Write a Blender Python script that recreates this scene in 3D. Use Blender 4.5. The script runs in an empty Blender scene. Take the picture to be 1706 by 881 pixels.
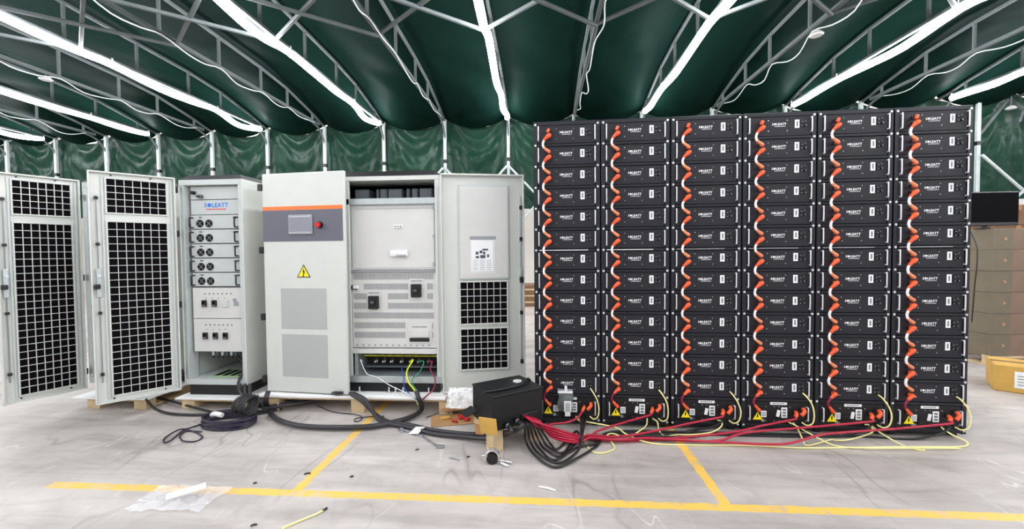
import bpy, math, random
from mathutils import Vector, Matrix, noise
random.seed(7)
PI = math.pi
scene = bpy.context.scene
COL = scene.collection

# ------------------------------------------------------------------ camera model
FPX, YAW, PITCH, ROLL, CH = 683.8, -0.0706, 0.0292, 0.009, 1.4
Fw = Vector((math.sin(YAW)*math.cos(PITCH), math.cos(YAW)*math.cos(PITCH), -math.sin(PITCH)))
R0 = Vector((math.cos(YAW), -math.sin(YAW), 0)); U0 = R0.cross(Fw)
Rt = math.cos(ROLL)*R0 - math.sin(ROLL)*U0
Up = math.sin(ROLL)*R0 + math.cos(ROLL)*U0
CC = Vector((0, 0, CH))
def ray(x, y): return Fw + Rt*((x-853)/FPX) - Up*((y-440.5)/FPX)
def G(x, y, z=0.0):                      # a point of the photo on the horizontal plane z
    d = ray(x, y); return CC + d*((z-CH)/d.z)
def V(x, y, Y):                          # a point of the photo on the upright plane at depth Y
    d = ray(x, y); return CC + d*(Y/d.y)

cam = bpy.data.cameras.new('camera'); camo = bpy.data.objects.new('camera', cam); COL.objects.link(camo)
cam.sensor_fit = 'HORIZONTAL'; cam.sensor_width = 36; cam.lens = FPX/1706*36
cam.clip_start = .05; cam.clip_end = 200
M = Matrix((Rt, Up, -Fw)).transposed().to_4x4(); M.translation = CC
camo.matrix_world = M
scene.camera = camo
scene.view_settings.view_transform = 'Standard'; scene.view_settings.look = 'None'
scene.view_settings.gamma = 1; scene.view_settings.use_curve_mapping = False
scene.view_settings.exposure = 0.76

# ------------------------------------------------------------------ materials
def srgb(r, g, b):
    f = lambda c: (c/255/12.92) if c/255 <= .04045 else ((c/255+.055)/1.055)**2.4
    return (f(r), f(g), f(b), 1)
def mat(name, c, rough=.5, metal=0, emit=0, var=.0, vscale=8, bump=0, bscale=40, spec=None, trans=0, alpha=None, coat=0):
    m = bpy.data.materials.new(name); m.use_nodes = True
    nt = m.node_tree; b = nt.nodes['Principled BSDF']
    b.inputs['Base Color'].default_value = c
    b.inputs['Roughness'].default_value = rough
    b.inputs['Metallic'].default_value = metal
    if spec is not None: b.inputs['Specular IOR Level'].default_value = spec
    if coat: b.inputs['Coat Weight'].default_value = coat
    if trans: b.inputs['Transmission Weight'].default_value = trans
    if alpha is not None: b.inputs['Alpha'].default_value = alpha
    if emit:
        b.inputs['Emission Color'].default_value = c; b.inputs['Emission Strength'].default_value = emit
    tc = nt.nodes.new('ShaderNodeTexCoord')
    if var:
        n = nt.nodes.new('ShaderNodeTexNoise'); n.inputs['Scale'].default_value = vscale; n.inputs['Detail'].default_value = 5
        nt.links.new(tc.outputs['Object'], n.inputs['Vector'])
        r = nt.nodes.new('ShaderNodeValToRGB')
        r.color_ramp.elements[0].position = .3; r.color_ramp.elements[1].position = .7
        r.color_ramp.elements[0].color = tuple(x*(1-var) for x in c[:3])+(1,)
        r.color_ramp.elements[1].color = tuple(min(1, x*(1+var)) for x in c[:3])+(1,)
        nt.links.new(n.outputs['Fac'], r.inputs['Fac']); nt.links.new(r.outputs['Color'], b.inputs['Base Color'])
    if bump:
        n = nt.nodes.new('ShaderNodeTexNoise'); n.inputs['Scale'].default_value = bscale; n.inputs['Detail'].default_value = 4
        nt.links.new(tc.outputs['Object'], n.inputs['Vector'])
        bp = nt.nodes.new('ShaderNodeBump'); bp.inputs['Strength'].default_value = bump; bp.inputs['Distance'].default_value = .01
        nt.links.new(n.outputs['Fac'], bp.inputs['Height']); nt.links.new(bp.outputs['Normal'], b.inputs['Normal'])
    return m
MT = {}
MT['white'] = mat('white_powder_coat', srgb(206, 208, 202), .42, var=.02, bump=.02, bscale=300)
MT['offwhite'] = mat('cream_panel', srgb(208, 207, 204), .45, var=.02)
MT['cabgrey'] = mat('light_grey_paint', srgb(190, 196, 193), .45, var=.02)
MT['zinc'] = mat('galvanised_sheet', srgb(190, 198, 198), .35, .6, var=.06, vscale=20)
MT['galv'] = mat('galvanised_tube', srgb(98, 104, 104), .6, .1, var=.12, vscale=6)
MT['post'] = mat('galvanised_post', srgb(190, 198, 196), .45, .2, var=.06, vscale=6)
MT['black'] = mat('black_powder_coat', srgb(20, 20, 22), .5, bump=.03, bscale=400, spec=.4)
MT['module'] = mat('module_black', srgb(31, 30, 37), .5, var=.06, bump=.04, bscale=500, spec=.35)
MT['rackm'] = mat('rack_black', srgb(25, 26, 33), .45, var=.08, spec=.4)
MT['plast'] = mat('black_plastic', srgb(18, 18, 20), .4)
MT['dark'] = mat('dark_void', srgb(12, 12, 14), .9, spec=.1)
MT['filter'] = mat('black_filter_foam', srgb(16, 12, 16), .95, bump=.4, bscale=500, spec=.1)
MT['band'] = mat('slate_band', srgb(98, 98, 110), .5)
MT['orange'] = mat('orange_stripe', srgb(246, 118, 50), .5)
MT['mesh'] = mat('grey_mesh', srgb(176, 178, 176), .7, bump=.3, bscale=600)
MT['screen'] = mat('screen_grey', srgb(140, 140, 150), .12)
MT['red'] = mat('red_plastic', srgb(200, 24, 28), .35)
MT['yellow'] = mat('yellow_label', srgb(245, 225, 20), .5)
MT['label'] = mat('white_label', srgb(240, 240, 240), .5)
MT['print'] = mat('grey_print', srgb(110, 112, 116), .6)
MT['lcd'] = mat('grey_display', srgb(118, 122, 130), .3)
MT['blue'] = mat('blue_print', srgb(40, 120, 215), .5)
MT['redprint'] = mat('red_print', srgb(220, 70, 80), .5)
MT['conn'] = mat('orange_connector', srgb(236, 92, 48), .35, var=.1, vscale=60)
MT['conn2'] = mat('pale_orange_connector', srgb(232, 140, 96), .4)
MT['cable_glare'] = mat('painted_white_glare', srgb(240, 232, 230), .35)  # white glare on the orange jumpers, put into the colour
MT['chrome'] = mat('satin_steel', srgb(225, 225, 228), .22, .7)
MT['handle'] = mat('satin_handle', srgb(225, 225, 228), .3, .25)
MT['bolt'] = mat('zinc_bolt', srgb(220, 220, 220), .3, .3)
MT['redcable'] = mat('red_cable', srgb(178, 26, 58), .32)
MT['blackcable'] = mat('black_cable', srgb(24, 24, 26), .38)
MT['thickcable'] = mat('black_hose', srgb(44, 42, 46), .35, bump=.2, bscale=60)
MT['yellowcable'] = mat('yellow_cable', srgb(244, 236, 160), .4)
MT['yelgreen'] = mat('yellow_green_cable', srgb(228, 228, 50), .4)
MT['greencable'] = mat('green_cable', srgb(40, 140, 110), .4)
MT['bluecable'] = mat('blue_cable', srgb(40, 80, 180), .4)
MT['whitecable'] = mat('white_cable', srgb(225, 230, 228), .4)
MT['maroon'] = mat('maroon_cable', srgb(140, 20, 60), .4)
MT['purplecable'] = mat('dark_purple_cable', srgb(34, 24, 48), .35)
MT['card'] = mat('cardboard', srgb(176, 134, 92), .8, var=.12, vscale=6, bump=.1)
MT['card_y'] = mat('yellow_cardboard', srgb(208, 164, 80), .75, var=.1, vscale=6)
MT['carton'] = mat('wrapped_carton', srgb(122, 90, 62), .55, var=.15, vscale=5)
MT['carton2'] = mat('olive_wood_side', srgb(104, 88, 58), .6, var=.15, vscale=7)
MT['wood'] = mat('pale_pine', srgb(205, 180, 140), .75, var=.15, vscale=14, bump=.15, bscale=30)
MT['foam'] = mat('white_foam_board', srgb(244, 242, 240), .6)
MT['brass'] = mat('brass_terminal', srgb(190, 150, 60), .35, .5)
MT['brown'] = mat('brown_insulator', srgb(86, 56, 30), .5)
MT['greytr'] = mat('grey_transformer', srgb(88, 94, 98), .6)
MT['green'] = mat('green_terminal', srgb(150, 180, 130), .5)
MT['steel'] = mat('tool_steel', srgb(165, 165, 172), .3, .8)
MT['bag'] = mat('silver_bag', srgb(110, 116, 116), .3, .3, var=.3, vscale=30, bump=.5, bscale=40)
MT['gasket'] = mat('grey_gasket', srgb(150, 152, 156), .6)
MT['bezel'] = mat('monitor_bezel', srgb(58, 56, 60), .4)
MT['paperpic'] = mat('paper_picture', srgb(70, 74, 84), .6)
MT['bgwhite'] = mat('pale_partition', srgb(238, 236, 232), .7, var=.03, vscale=2)
MT['led'] = mat('led_tube_light', (0.94, 0.955, 1.0, 1), .5, emit=26.0)
MT['hall_fill'] = mat('added_hall_light', (1.0, 0.97, 0.93, 1), .5, emit=45.0)  # glow of the added lamps behind the tarp wall

def film(name, a, tint=(.9, .9, .92, 1), rough=.15):
    m = mat(name, tint, rough, bump=.8, bscale=14); nt = m.node_tree; b = nt.nodes['Principled BSDF']
    out = nt.nodes['Material Output']; t = nt.nodes.new('ShaderNodeBsdfTransparent'); mx = nt.nodes.new('ShaderNodeMixShader')
    mx.inputs[0].default_value = a
    nt.links.new(t.outputs[0], mx.inputs[1]); nt.links.new(b.outputs[0], mx.inputs[2]); nt.links.new(mx.outputs[0], out.inputs[0])
    return m
MT['film'] = film('clear_plastic_film', .42)
MT['wrap'] = film('stretch_wrap', .10, (.7, .7, .68, 1), .2)
MT['tarpfilm'] = film('white_plastic_sheet', .75, (.93, .93, .93, 1), .2)

def tarp(name, c0, c1, rough, scale, bs, strength, spec):
    m = bpy.data.materials.new(name); m.use_nodes = True; nt = m.node_tree; b = nt.nodes['Principled BSDF']
    tc = nt.nodes.new('ShaderNodeTexCoord')
    mp = nt.nodes.new('ShaderNodeMapping'); mp.inputs['Scale'].default_value = (1, .6, 1)
    nt.links.new(tc.outputs['Object'], mp.inputs['Vector'])
    n = nt.nodes.new('ShaderNodeTexNoise'); n.inputs['Scale'].default_value = scale; n.inputs['Detail'].default_value = 6
    nt.links.new(mp.outputs[0], n.inputs['Vector'])
    r = nt.nodes.new('ShaderNodeValToRGB'); r.color_ramp.elements[0].position = .3; r.color_ramp.elements[1].position = .72
    r.color_ramp.elements[0].color = c0; r.color_ramp.elements[1].color = c1
    nt.links.new(n.outputs['Fac'], r.inputs['Fac']); nt.links.new(r.outputs['Color'], b.inputs['Base Color'])
    n2 = nt.nodes.new('ShaderNodeTexNoise'); n2.inputs['Scale'].default_value = bs; n2.inputs['Detail'].default_value = 3
    n2.inputs['Distortion'].default_value = .8
    nt.links.new(mp.outputs[0], n2.inputs['Vector'])
    bp = nt.nodes.new('ShaderNodeBump'); bp.inputs['Strength'].default_value = strength; bp.inputs['Distance'].default_value = .05
    nt.links.new(n2.outputs['Fac'], bp.inputs['Height']); nt.links.new(bp.outputs['Normal'], b.inputs['Normal'])
    b.inputs['Roughness'].default_value = rough; b.inputs['Specular IOR Level'].default_value = spec
    return m
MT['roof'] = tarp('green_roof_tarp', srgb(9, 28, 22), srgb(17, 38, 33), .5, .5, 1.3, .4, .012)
MT['wall'] = tarp('green_wall_tarp', srgb(14, 46, 34), srgb(28, 66, 50), .38, .7, 3.0, .5, .22)

# floor: worn concrete with painted yellow lines (world coordinates)
def floor_mat():
    m = bpy.data.materials.new('worn_concrete'); m.use_nodes = True; nt = m.node_tree; b = nt.nodes['Principled BSDF']; L = nt.links.new
    tc = nt.nodes.new('ShaderNodeTexCoord')
    def N(scale, detail, sc=(1, 1, 1), rot=0, dist=0, rough=.5):
        mp = nt.nodes.new('ShaderNodeMapping'); mp.inputs['Scale'].default_value = sc; mp.inputs['Rotation'].default_value = (0, 0, rot)
        L(tc.outputs['Object'], mp.inputs['Vector'])
        n = nt.nodes.new('ShaderNodeTexNoise'); n.inputs['Scale'].default_value = scale; n.inputs['Detail'].default_value = detail
        n.inputs['Distortion'].default_value = dist; n.inputs['Roughness'].default_value = rough
        L(mp.outputs[0], n.inputs['Vector']); return n.outputs['Fac']
    def ramp(f, p0, c0, p1, c1):
        r = nt.nodes.new('ShaderNodeValToRGB'); e = r.color_ramp.elements
        e[0].position = p0; e[0].color = c0; e[1].position = p1; e[1].color = c1; L(f, r.inputs['Fac']); return r.outputs['Color']
    def mix(f, a, c, mode='MIX'):
        x = nt.nodes.new('ShaderNodeMix'); x.data_type = 'RGBA'; x.blend_type = mode
        if isinstance(f, float): x.inputs[0].default_value = f
        else: L(f, x.inputs[0])
        for i, q in ((6, a), (7, c)):
            if isinstance(q, tuple): x.inputs[i].default_value = q
            else: L(q, x.inputs[i])
        return x.outputs[2]
    def math_(op, a, c=None):
        x = nt.nodes.new('ShaderNodeMath'); x.operation = op
        for i, q in enumerate((a, c)):
            if q is None: continue
            if isinstance(q, (int, float)): x.inputs[i].default_value = q
            else: L(q, x.inputs[i])
        return x.outputs[0]
    base = ramp(N(.9, 6), .3, srgb(186, 178, 173), .7, srgb(214, 207, 202))
    W = (1, 1, 1, 1); K = (0, 0, 0, 1)
    base = mix(.9, base, ramp(N(.33, 3, (1, 1, 1), .8), .38, (.80, .79, .775, 1), .6, W), 'MULTIPLY')
    streak = ramp(N(2.2, 8, (.35, 1.6, 1), .35, 1.2, .62), .36, (.72, .71, .70, 1), .56, W)
    base = mix(.75, base, streak, 'MULTIPLY')
    streak2 = ramp(N(3.0, 8, (.25, 2.2, 1), -.6, .8, .6), .34, (.74, .73, .72, 1), .52, W)
    base = mix(.6, base, streak2, 'MULTIPLY')
    blot = ramp(N(7, 6, (1, 1, 1), 0, .5), .3, (.86, .85, .84, 1), .5, W)
    base = mix(.7, base, blot, 'MULTIPLY')
    # thin pale scratches
    for rot, sc in ((.9, 2.0), (-.75, 2.6), (.25, 1.7)):
        s = ramp(math_('ABSOLUTE', math_('SUBTRACT', N(sc, 2, (1, .25, 1), rot, .3), .5)), .0, (.55, .55, .55, 1), .004, K)
        g = ramp(N(1.3, 2, (1, 1, 1), rot*2), .55, K, .68, W)
        base = mix(math_('MULTIPLY', s, g), base, srgb(236, 234, 230))
    for rot, sc in ((.5, 1.1), (-.35, 1.5)):
        s = ramp(math_('ABSOLUTE', math_('SUBTRACT', N(sc, 3, (1, .3, 1), rot, .4), .5)), .0, (.55, .55, .55, 1), .006, K)
        g = ramp(N(.9, 2, (1, 1, 1), rot*3), .5, K, .62, W)
        base = mix(math_('MULTIPLY', s, g), base, srgb(120, 114, 112))
    sx = nt.nodes.new('ShaderNodeSeparateXYZ'); L(tc.outputs['Object'], sx.inputs[0])
    X, Y = sx.outputs[0], sx.outputs[1]
    wob = math_('MULTIPLY', math_('SUBTRACT', N(12, 4), .5), .02)
    Xw = math_('ADD', X, wob); Yw = math_('ADD', Y, wob)
    def band(c, x0, w): return math_('LESS_THAN', math_('ABSOLUTE', math_('SUBTRACT', c, x0)), w)
    l1 = math_('MULTIPLY', band(Xw, -1.455, .031), math_('MULTIPLY', math_('GREATER_THAN', Y, 2.28), math_('LESS_THAN', Y, 7.0)))
    l2 = math_('MULTIPLY', band(Xw, 1.006, .031), math_('MULTIPLY', math_('GREATER_THAN', Y, 2.28), math_('LESS_THAN', Y, 7.0)))
    l3 = math_('MULTIPLY', band(Yw, 2.275, .032), math_('GREATER_THAN', X, -3.02))
    ln = math_('MAXIMUM', l1, math_('MAXIMUM', l2, l3))
    wear = ramp(N(9, 7, (1, 1, 1), 0, .4, .65), .34, (.35, .35, .35, 1), .5, (.92, .92, .92, 1))
    base = mix(math_('MULTIPLY', ln, wear), base, srgb(245, 196, 80))
    L(base, b.inputs['Base Color'])
    L(ramp(N(4, 5), .3, (.32, .32, .32, 1), .7, (.55, .55, .55, 1)), b.inputs['Roughness'])
    bp = nt.nodes.new('ShaderNodeBump'); bp.inputs['Strength'].default_value = .25; bp.inputs['Distance'].default_value = .005
    L(N(30, 6), bp.inputs['Height']); L(bp.outputs[0], b.inputs['Normal'])
    return m
MT['floor'] = floor_mat()

# ------------------------------------------------------------------ mesh builder
class MB:
    def __init__(s): s.v = []; s.f = []; s.m = []; s.sm = []; s.mats = []
    def mi(s, m):
        m = MT[m] if isinstance(m, str) else m
        if m not in s.mats: s.mats.append(m)
        return s.mats.index(m)
    def add(s, vs, fs, m, smooth=False):
        o = len(s.v); k = s.mi(m); s.v += [tuple(p) for p in vs]
        for f in fs: s.f.append([i+o for i in f]); s.m.append(k); s.sm.append(smooth)
        return s
    def box(s, x0, x1, y0, y1, z0, z1, m, b=0.0, xf=None):
        if x0 > x1: x0, x1 = x1, x0
        if y0 > y1: y0, y1 = y1, y0
        if z0 > z1: z0, z1 = z1, z0
        b = min(b, (x1-x0)*.45, (y1-y0)*.45, (z1-z0)*.45)
        if b <= 0:
            vs = [(x, y, z) for z in (z0, z1) for y in (y0, y1) for x in (x0, x1)]
            fs = [(0, 2, 3, 1), (4, 5, 7, 6), (0, 1, 5, 4), (2, 6, 7, 3), (0, 4, 6, 2), (1, 3, 7, 5)]
        else:
            X, Y, Z = (x0, x1), (y0, y1), (z0, z1); vs = []; idx = {}
            sg = (1, -1)
            for i in (0, 1):
                for j in (0, 1):
                    for k in (0, 1):
                        for a in (0, 1, 2):      # vertex on the face of axis a
                            p = [X[i]+sg[i]*b, Y[j]+sg[j]*b, Z[k]+sg[k]*b]
                            p[a] = (X[i], Y[j], Z[k])[a]
                            idx[(i, j, k, a)] = len(vs); vs.append(tuple(p))
            fs = []
            for i in (0, 1):
                q = [idx[(i, 0, 0, 0)], idx[(i, 1, 0, 0)], idx[(i, 1, 1, 0)], idx[(i, 0, 1, 0)]]; fs.append(q if i else q[::-1])
                q = [idx[(0, i, 0, 1)], idx[(0, i, 1, 1)], idx[(1, i, 1, 1)], idx[(1, i, 0, 1)]]; fs.append(q if i else q[::-1])
                q = [idx[(0, 0, i, 2)], idx[(1, 0, i, 2)], idx[(1, 1, i, 2)], idx[(0, 1, i, 2)]]; fs.append(q if i else q[::-1])
            for a in (0, 1):
                for c in (0, 1):
                    q = [idx[(0, a, c, 1)], idx[(1, a, c, 1)], idx[(1, a, c, 2)], idx[(0, a, c, 2)]]; fs.append(q if (a != c) else q[::-1])
                    q = [idx[(a, 0, c, 0)], idx[(a, 1, c, 0)], idx[(a, 1, c, 2)], idx[(a, 0, c, 2)]]; fs.append(q[::-1] if (a != c) else q)
                    q = [idx[(a, c, 0, 0)], idx[(a, c, 1, 0)], idx[(a, c, 1, 1)], idx[(a, c, 0, 1)]]; fs.append(q if (a != c) else q[::-1])
            for i in (0, 1):
                for j in (0, 1):
                    for k in (0, 1):
                        q = [idx[(i, j, k, 0)], idx[(i, j, k, 1)], idx[(i, j, k, 2)]]; fs.append(q if (i+j+k) % 2 else q[::-1])
        if xf is not None: vs = [xf @ Vector(p) for p in vs]
        return s.add(vs, fs, m)
    def cyl(s, p0, p1, r, m, n=12, r2=None, smooth=True, caps=True):
        p0 = Vector(p0); p1 = Vector(p1); d = (p1-p0).normalized()
        a = d.cross(Vector((0, 0, 1)) if abs(d.z) < .9 else Vector((1, 0, 0))).normalized(); c = d.cross(a)
        r2 = r if r2 is None else r2
        vs = [p0+(a*math.cos(2*PI*i/n)+c*math.sin(2*PI*i/n))*r for i in range(n)] + [p1+(a*math.cos(2*PI*i/n)+c*math.sin(2*PI*i/n))*r2 for i in range(n)]
        s.add(vs, [(i, i+n, (i+1) % n+n, (i+1) % n) for i in range(n)], m, smooth)
        if caps: s.add(vs, [tuple(range(n)), tuple(range(2*n-1, n-1, -1))], m)
        return s
    def tube(s, pts, r, m, n=8, sub=6, smooth=True):
        P = spline(pts, sub) if sub > 1 else [Vector(p) for p in pts]
        N = len(P); vs = []; fs = []
        t = (P[1]-P[0]).normalized(); a = t.cross(Vector((0, 0, 1)) if abs(t.z) < .9 else Vector((1, 0, 0))).normalized()
        for i, p in enumerate(P):
            t = (P[min(i+1, N-1)]-P[max(i-1, 0)])
            if t.length < 1e-9: t = Vector((1, 0, 0))
            t.normalize(); a = (a-t*a.dot(t)); a = a.normalized() if a.length > 1e-6 else t.orthogonal().normalized(); c = t.cross(a)
            rr = r(i/(N-1)) if callable(r) else r
            vs += [p+(a*math.cos(2*PI*k/n)+c*math.sin(2*PI*k/n))*rr for k in range(n)]
        for i in range(N-1):
            for k in range(n): fs.append((i*n+k, i*n+(k+1) % n, (i+1)*n+(k+1) % n, (i+1)*n+k))
        s.add(vs, fs, m, smooth); s.add(vs, [tuple(range(n-1, -1, -1)), tuple(range((N-1)*n, N*n))], m)
        return s
    def beam(s, p0, p1, w, h, m):     # rectangular tube between two points
        p0 = Vector(p0); p1 = Vector(p1); d = (p1-p0); l = d.length; d.normalize()
        a = d.cross(Vector((0, 0, 1)) if abs(d.z) < .98 else Vector((0, 1, 0))).normalized(); c = a.cross(d).normalized()
        xf = Matrix((a, d, c)).transposed().to_4x4(); xf.translation = p0
        return s.box(-w/2, w/2, 0, l, -h/2, h/2, m, min(w, h)*.15, xf)
    def poly(s, pts, y, t, m):        # polygon (x,z) extruded along y from y to y+t
        n = len(pts); vs = [(p[0], y, p[1]) for p in pts]+[(p[0], y+t, p[1]) for p in pts]
        s.add(vs, [tuple(range(n)), tuple(range(2*n-1, n-1, -1))]+[(i, i+n, (i+1) % n+n, (i+1) % n) for i in range(n)], m)
        return s
    def disc(s, x, z, y, t, r, m, n=20): return s.poly([(x+r*math.cos(-2*PI*i/n), z+r*math.sin(-2*PI*i/n)) for i in range(n)][::-1], y, t, m)
    def text(s, body, x, z, y, size, m, depth=.0008, bold=0, sx=1.0, rot=0):
        vs, fs, w = textmesh(body, bold)
        cr, sr = math.cos(rot), math.sin(rot)
        q = []
        for (u, v, d) in vs:
            a = (u-w/2)*size*sx; c = v*size
            q.append((x+a*cr-c*sr, y-d*depth, z+a*sr+c*cr))
        return s.add(q, fs, m)
    def build(s, name, parent=None, loc=None):
        me = bpy.data.meshes.new(name); me.from_pydata(s.v, [], s.f); 
        for m in s.mats: me.materials.append(m)
        me.polygons.foreach_set('material_index', s.m); me.polygons.foreach_set('use_smooth', s.sm); me.update()
        o = bpy.data.objects.new(name, me); COL.objects.link(o)
        if parent: o.parent = parent
        if loc: o.location = loc
        return o
_T = {}
def textmesh(body, bold=0):
    k = (body, bold)
    if k in _T: return _T[k]
    cu = bpy.data.curves.new('t', 'FONT'); cu.body = body; cu.size = 1; cu.resolution_u = 1; cu.extrude = .5; cu.offset = bold; cu.align_x = 'LEFT'
    o = bpy.data.objects.new('t', cu); COL.objects.link(o); bpy.context.view_layer.update()
    dg = bpy.context.evaluated_depsgraph_get(); me = bpy.data.meshes.new_from_object(o.evaluated_get(dg))
    vs = [(v.co.x, v.co.y, v.co.z+.5) for v in me.vertices]; fs = [tuple(p.vertices) for p in me.polygons]
    w = max(v[0] for v in vs); bpy.data.objects.remove(o); bpy.data.curves.remove(cu); bpy.data.meshes.remove(me)
    _T[k] = (vs, fs, w); return _T[k]
def logo(b, cx, z, y, size, m, sx=1.0, bold=.012, depth=.0008):
    w1 = textmesh('S', bold)[2]*size*sx; w2 = textmesh('LEATT', bold)[2]*size*sx; g = .09*size; dr_ = .34*size
    tot = w1+g+2*dr_+g+w2; x = cx-tot/2
    b.text('S', x+w1/2, z, y, size, m, depth, bold, sx); b.disc(x+w1+g+dr_, z+.35*size, y-depth, depth, dr_, m, 14)
    b.text('LEATT', x+tot-w2/2, z, y, size, m, depth, bold, sx)
def marks(b, cx, z, y, w, h, m):        # a line of print too small to read
    rr = random.Random(int(w*1e4)); x = cx-w/2
    while x < cx+w/2-h*.5:
        l = min(h*rr.uniform(.8, 2.6), cx+w/2-x); b.box(x, x+l, y-.0006, y, z, z+h, m); x += l+h*.45
def spline(pts, sub):
    P = [Vector(p) for p in pts]
    if len(P) == 2: return [P[0].lerp(P[1], i/sub) for i in range(sub+1)]
    Q = [P[0]*2-P[1]]+P+[P[-1]*2-P[-2]]; out = []
    for i in range(1, len(Q)-2):
        a, b, c, d = Q[i-1], Q[i], Q[i+1], Q[i+2]
        for j in range(sub):
            t = j/sub
            out.append(.5*((2*b)+(c-a)*t+(2*a-5*b+4*c-d)*t*t+(3*b-a-3*c+d)*t**3))
    out.append(P[-1]); return out
def tag(o, label=None, cat=None, group=None, kind=None):
    if label: o['label'] = label
    if cat: o['category'] = cat
    if group: o['group'] = group
    if kind: o['kind'] = kind
    return o
def empty(name, loc, rz=0):
    o = bpy.data.objects.new(name, None); COL.objects.link(o); o.location = loc; o.rotation_euler = (0, 0, rz); o.empty_display_size = .1; return o
def copy_tree(o, parent=None):
    c = o.copy(); COL.objects.link(c)
    if parent: c.parent = parent
    for ch in KIDS.get(o.name, []):
        copy_tree(ch, c)
    return c
KIDS = {}
def index_kids():
    KIDS.clear()
    for o in bpy.data.objects:
        if o.parent: KIDS.setdefault(o.parent.name, []).append(o)
ORD = ['first', 'second', 'third', 'fourth', 'fifth', 'sixth', 'seventh', 'eighth', 'ninth', 'tenth', 'eleventh', 'twelfth', 'thirteenth', 'fourteenth']

# ------------------------------------------------------------------ setting
mb = MB(); mb.box(-26, 22, -8, 17, -.2, 0, 'floor'); tag(mb.build('floor'), kind='structure')
WA = math.radians(-2.25); WX = Vector((math.cos(WA), math.sin(WA), 0)); WN = Vector((math.sin(WA), -math.cos(WA), 0))   # along the wall, towards the camera
def wallp(s, z, off=0): return Vector((0, 9.5, z))+WX*s+WN*off
def ps(i): return -14.123+1.4884*i
EZ = 4.45
def hh(d):
    T = [(0, .0), (.3, .06), (.57, .14), (1.5, .34), (2.3, .42), (3.3, .46), (5, .52), (8, .60), (16, .8)]
    for (a, x), (b, y) in zip(T, T[1:]):
        if d <= b: return x+(y-x)*(d-a)/(b-a)
    return .8
# roof tarp
def grid(fn, nu, nv, m, name, smooth=True):
    b = MB(); vs = [fn(i/nu, j/nv) for j in range(nv+1) for i in range(nu+1)]
    b.add(vs, [(j*(nu+1)+i, j*(nu+1)+i+1, (j+1)*(nu+1)+i+1, (j+1)*(nu+1)+i) for j in range(nv) for i in range(nu)], m, smooth)
    return b.build(name)
I0, I1 = -4, 19
def roofpt(u, v):
    t = I0+(I1-I0)*u; s = ps(t); fr = t-math.floor(t); d = 15.5*v**1.5
    p = wallp(s, 0); hx = hh(d)
    sag = (.17*(1-min(1, d/2.0))+.05)*4*fr*(1-fr)
    wr = .03*noise.noise(Vector((s*1.5, d*1.1, 3.3)))+.012*noise.noise(Vector((s*5, d*3.5, 8)))
    crease = .02*math.sin(d*5+fr*9)*math.exp(-((d-1.6)/.9)**2)*4*fr*(1-fr)
    return (p.x, p.y+.03-d, EZ+.09+hx-sag+wr*min(1, 4*fr*(1-fr)+.25)+crease)
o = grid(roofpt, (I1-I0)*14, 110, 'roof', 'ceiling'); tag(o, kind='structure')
ZB = 2.42
def wallpt(u, v):
    t = I0+(I1-I0)*u; s = ps(t); fr = t-math.floor(t); c = 4*fr*(1-fr)
    zt = EZ+.10-.19*c; z = zt+(ZB-zt)*v; h = zt-z
    k = math.floor(t)
    # swags hanging between the post tops, and fans of folds at each post
    sw = .06*math.sin(13*(h*1.0-.75*c)+k*1.7)*max(0, c-.1)*math.exp(-h*.9)
    ed = min(fr, 1-fr)
    fan = .05*math.sin(ed/(h*.35+.12)*16+k)*math.exp(-ed/(.25+.1*h))*min(1, h*3)
    nz = .05*noise.noise(Vector((s*1.7, z*2.2, 1)))+.02*noise.noise(Vector((s*6, z*6, 2)))
    off = -.10+sw+fan*.8+nz-.10*c*min(1, h)
    return tuple(wallp(s, z, off))
o = grid(wallpt, (I1-I0)*26, 46, 'wall', 'wall_back'); tag(o, kind='structure')
# pale partition of the hall beyond the tent, seen under the tarp
mb = MB(); mb.box(-26, 22, 14.0, 14.15, 0, 6, 'bgwhite'); tag(mb.build('wall_far'), kind='structure')
mb = MB(); mb.box(-26, 22, 9.9, 17, 6, 6.1, 'bgwhite'); tag(mb.build('ceiling'), kind='structure')
for i, x in enumerate((-15, -9, -3, 3, 9, 15)):  # lamps added out of sight to brighten the pale partition
    r_ = empty('added_hall_light', (x, 12.2, 5.6)); b = MB(); b.cyl((-2, 0, 0), (2, 0, 0), .04, 'hall_fill', 8); b.build('tube', r_)
    b = MB(); b.box(-2.05, 2.05, -.06, .06, .05, .11, 'white', .005)
    for xx in (-2.03, 2.03): b.box(xx-.02, xx+.02, -.05, .05, -.05, .06, 'white', .004)
    b.cyl((-1.5, 0, .1), (-1.5, 0, .41), .008, 'galv', 6); b.cyl((1.5, 0, .1), (1.5, 0, .41), .008, 'galv', 6)
    b.build('added_light_fitting', r_)
    tag(r_, 'unseen tube light added to brighten the hall beyond the green tarp wall', 'lamp', 'added tube lights brightening the hall beyond')

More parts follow.
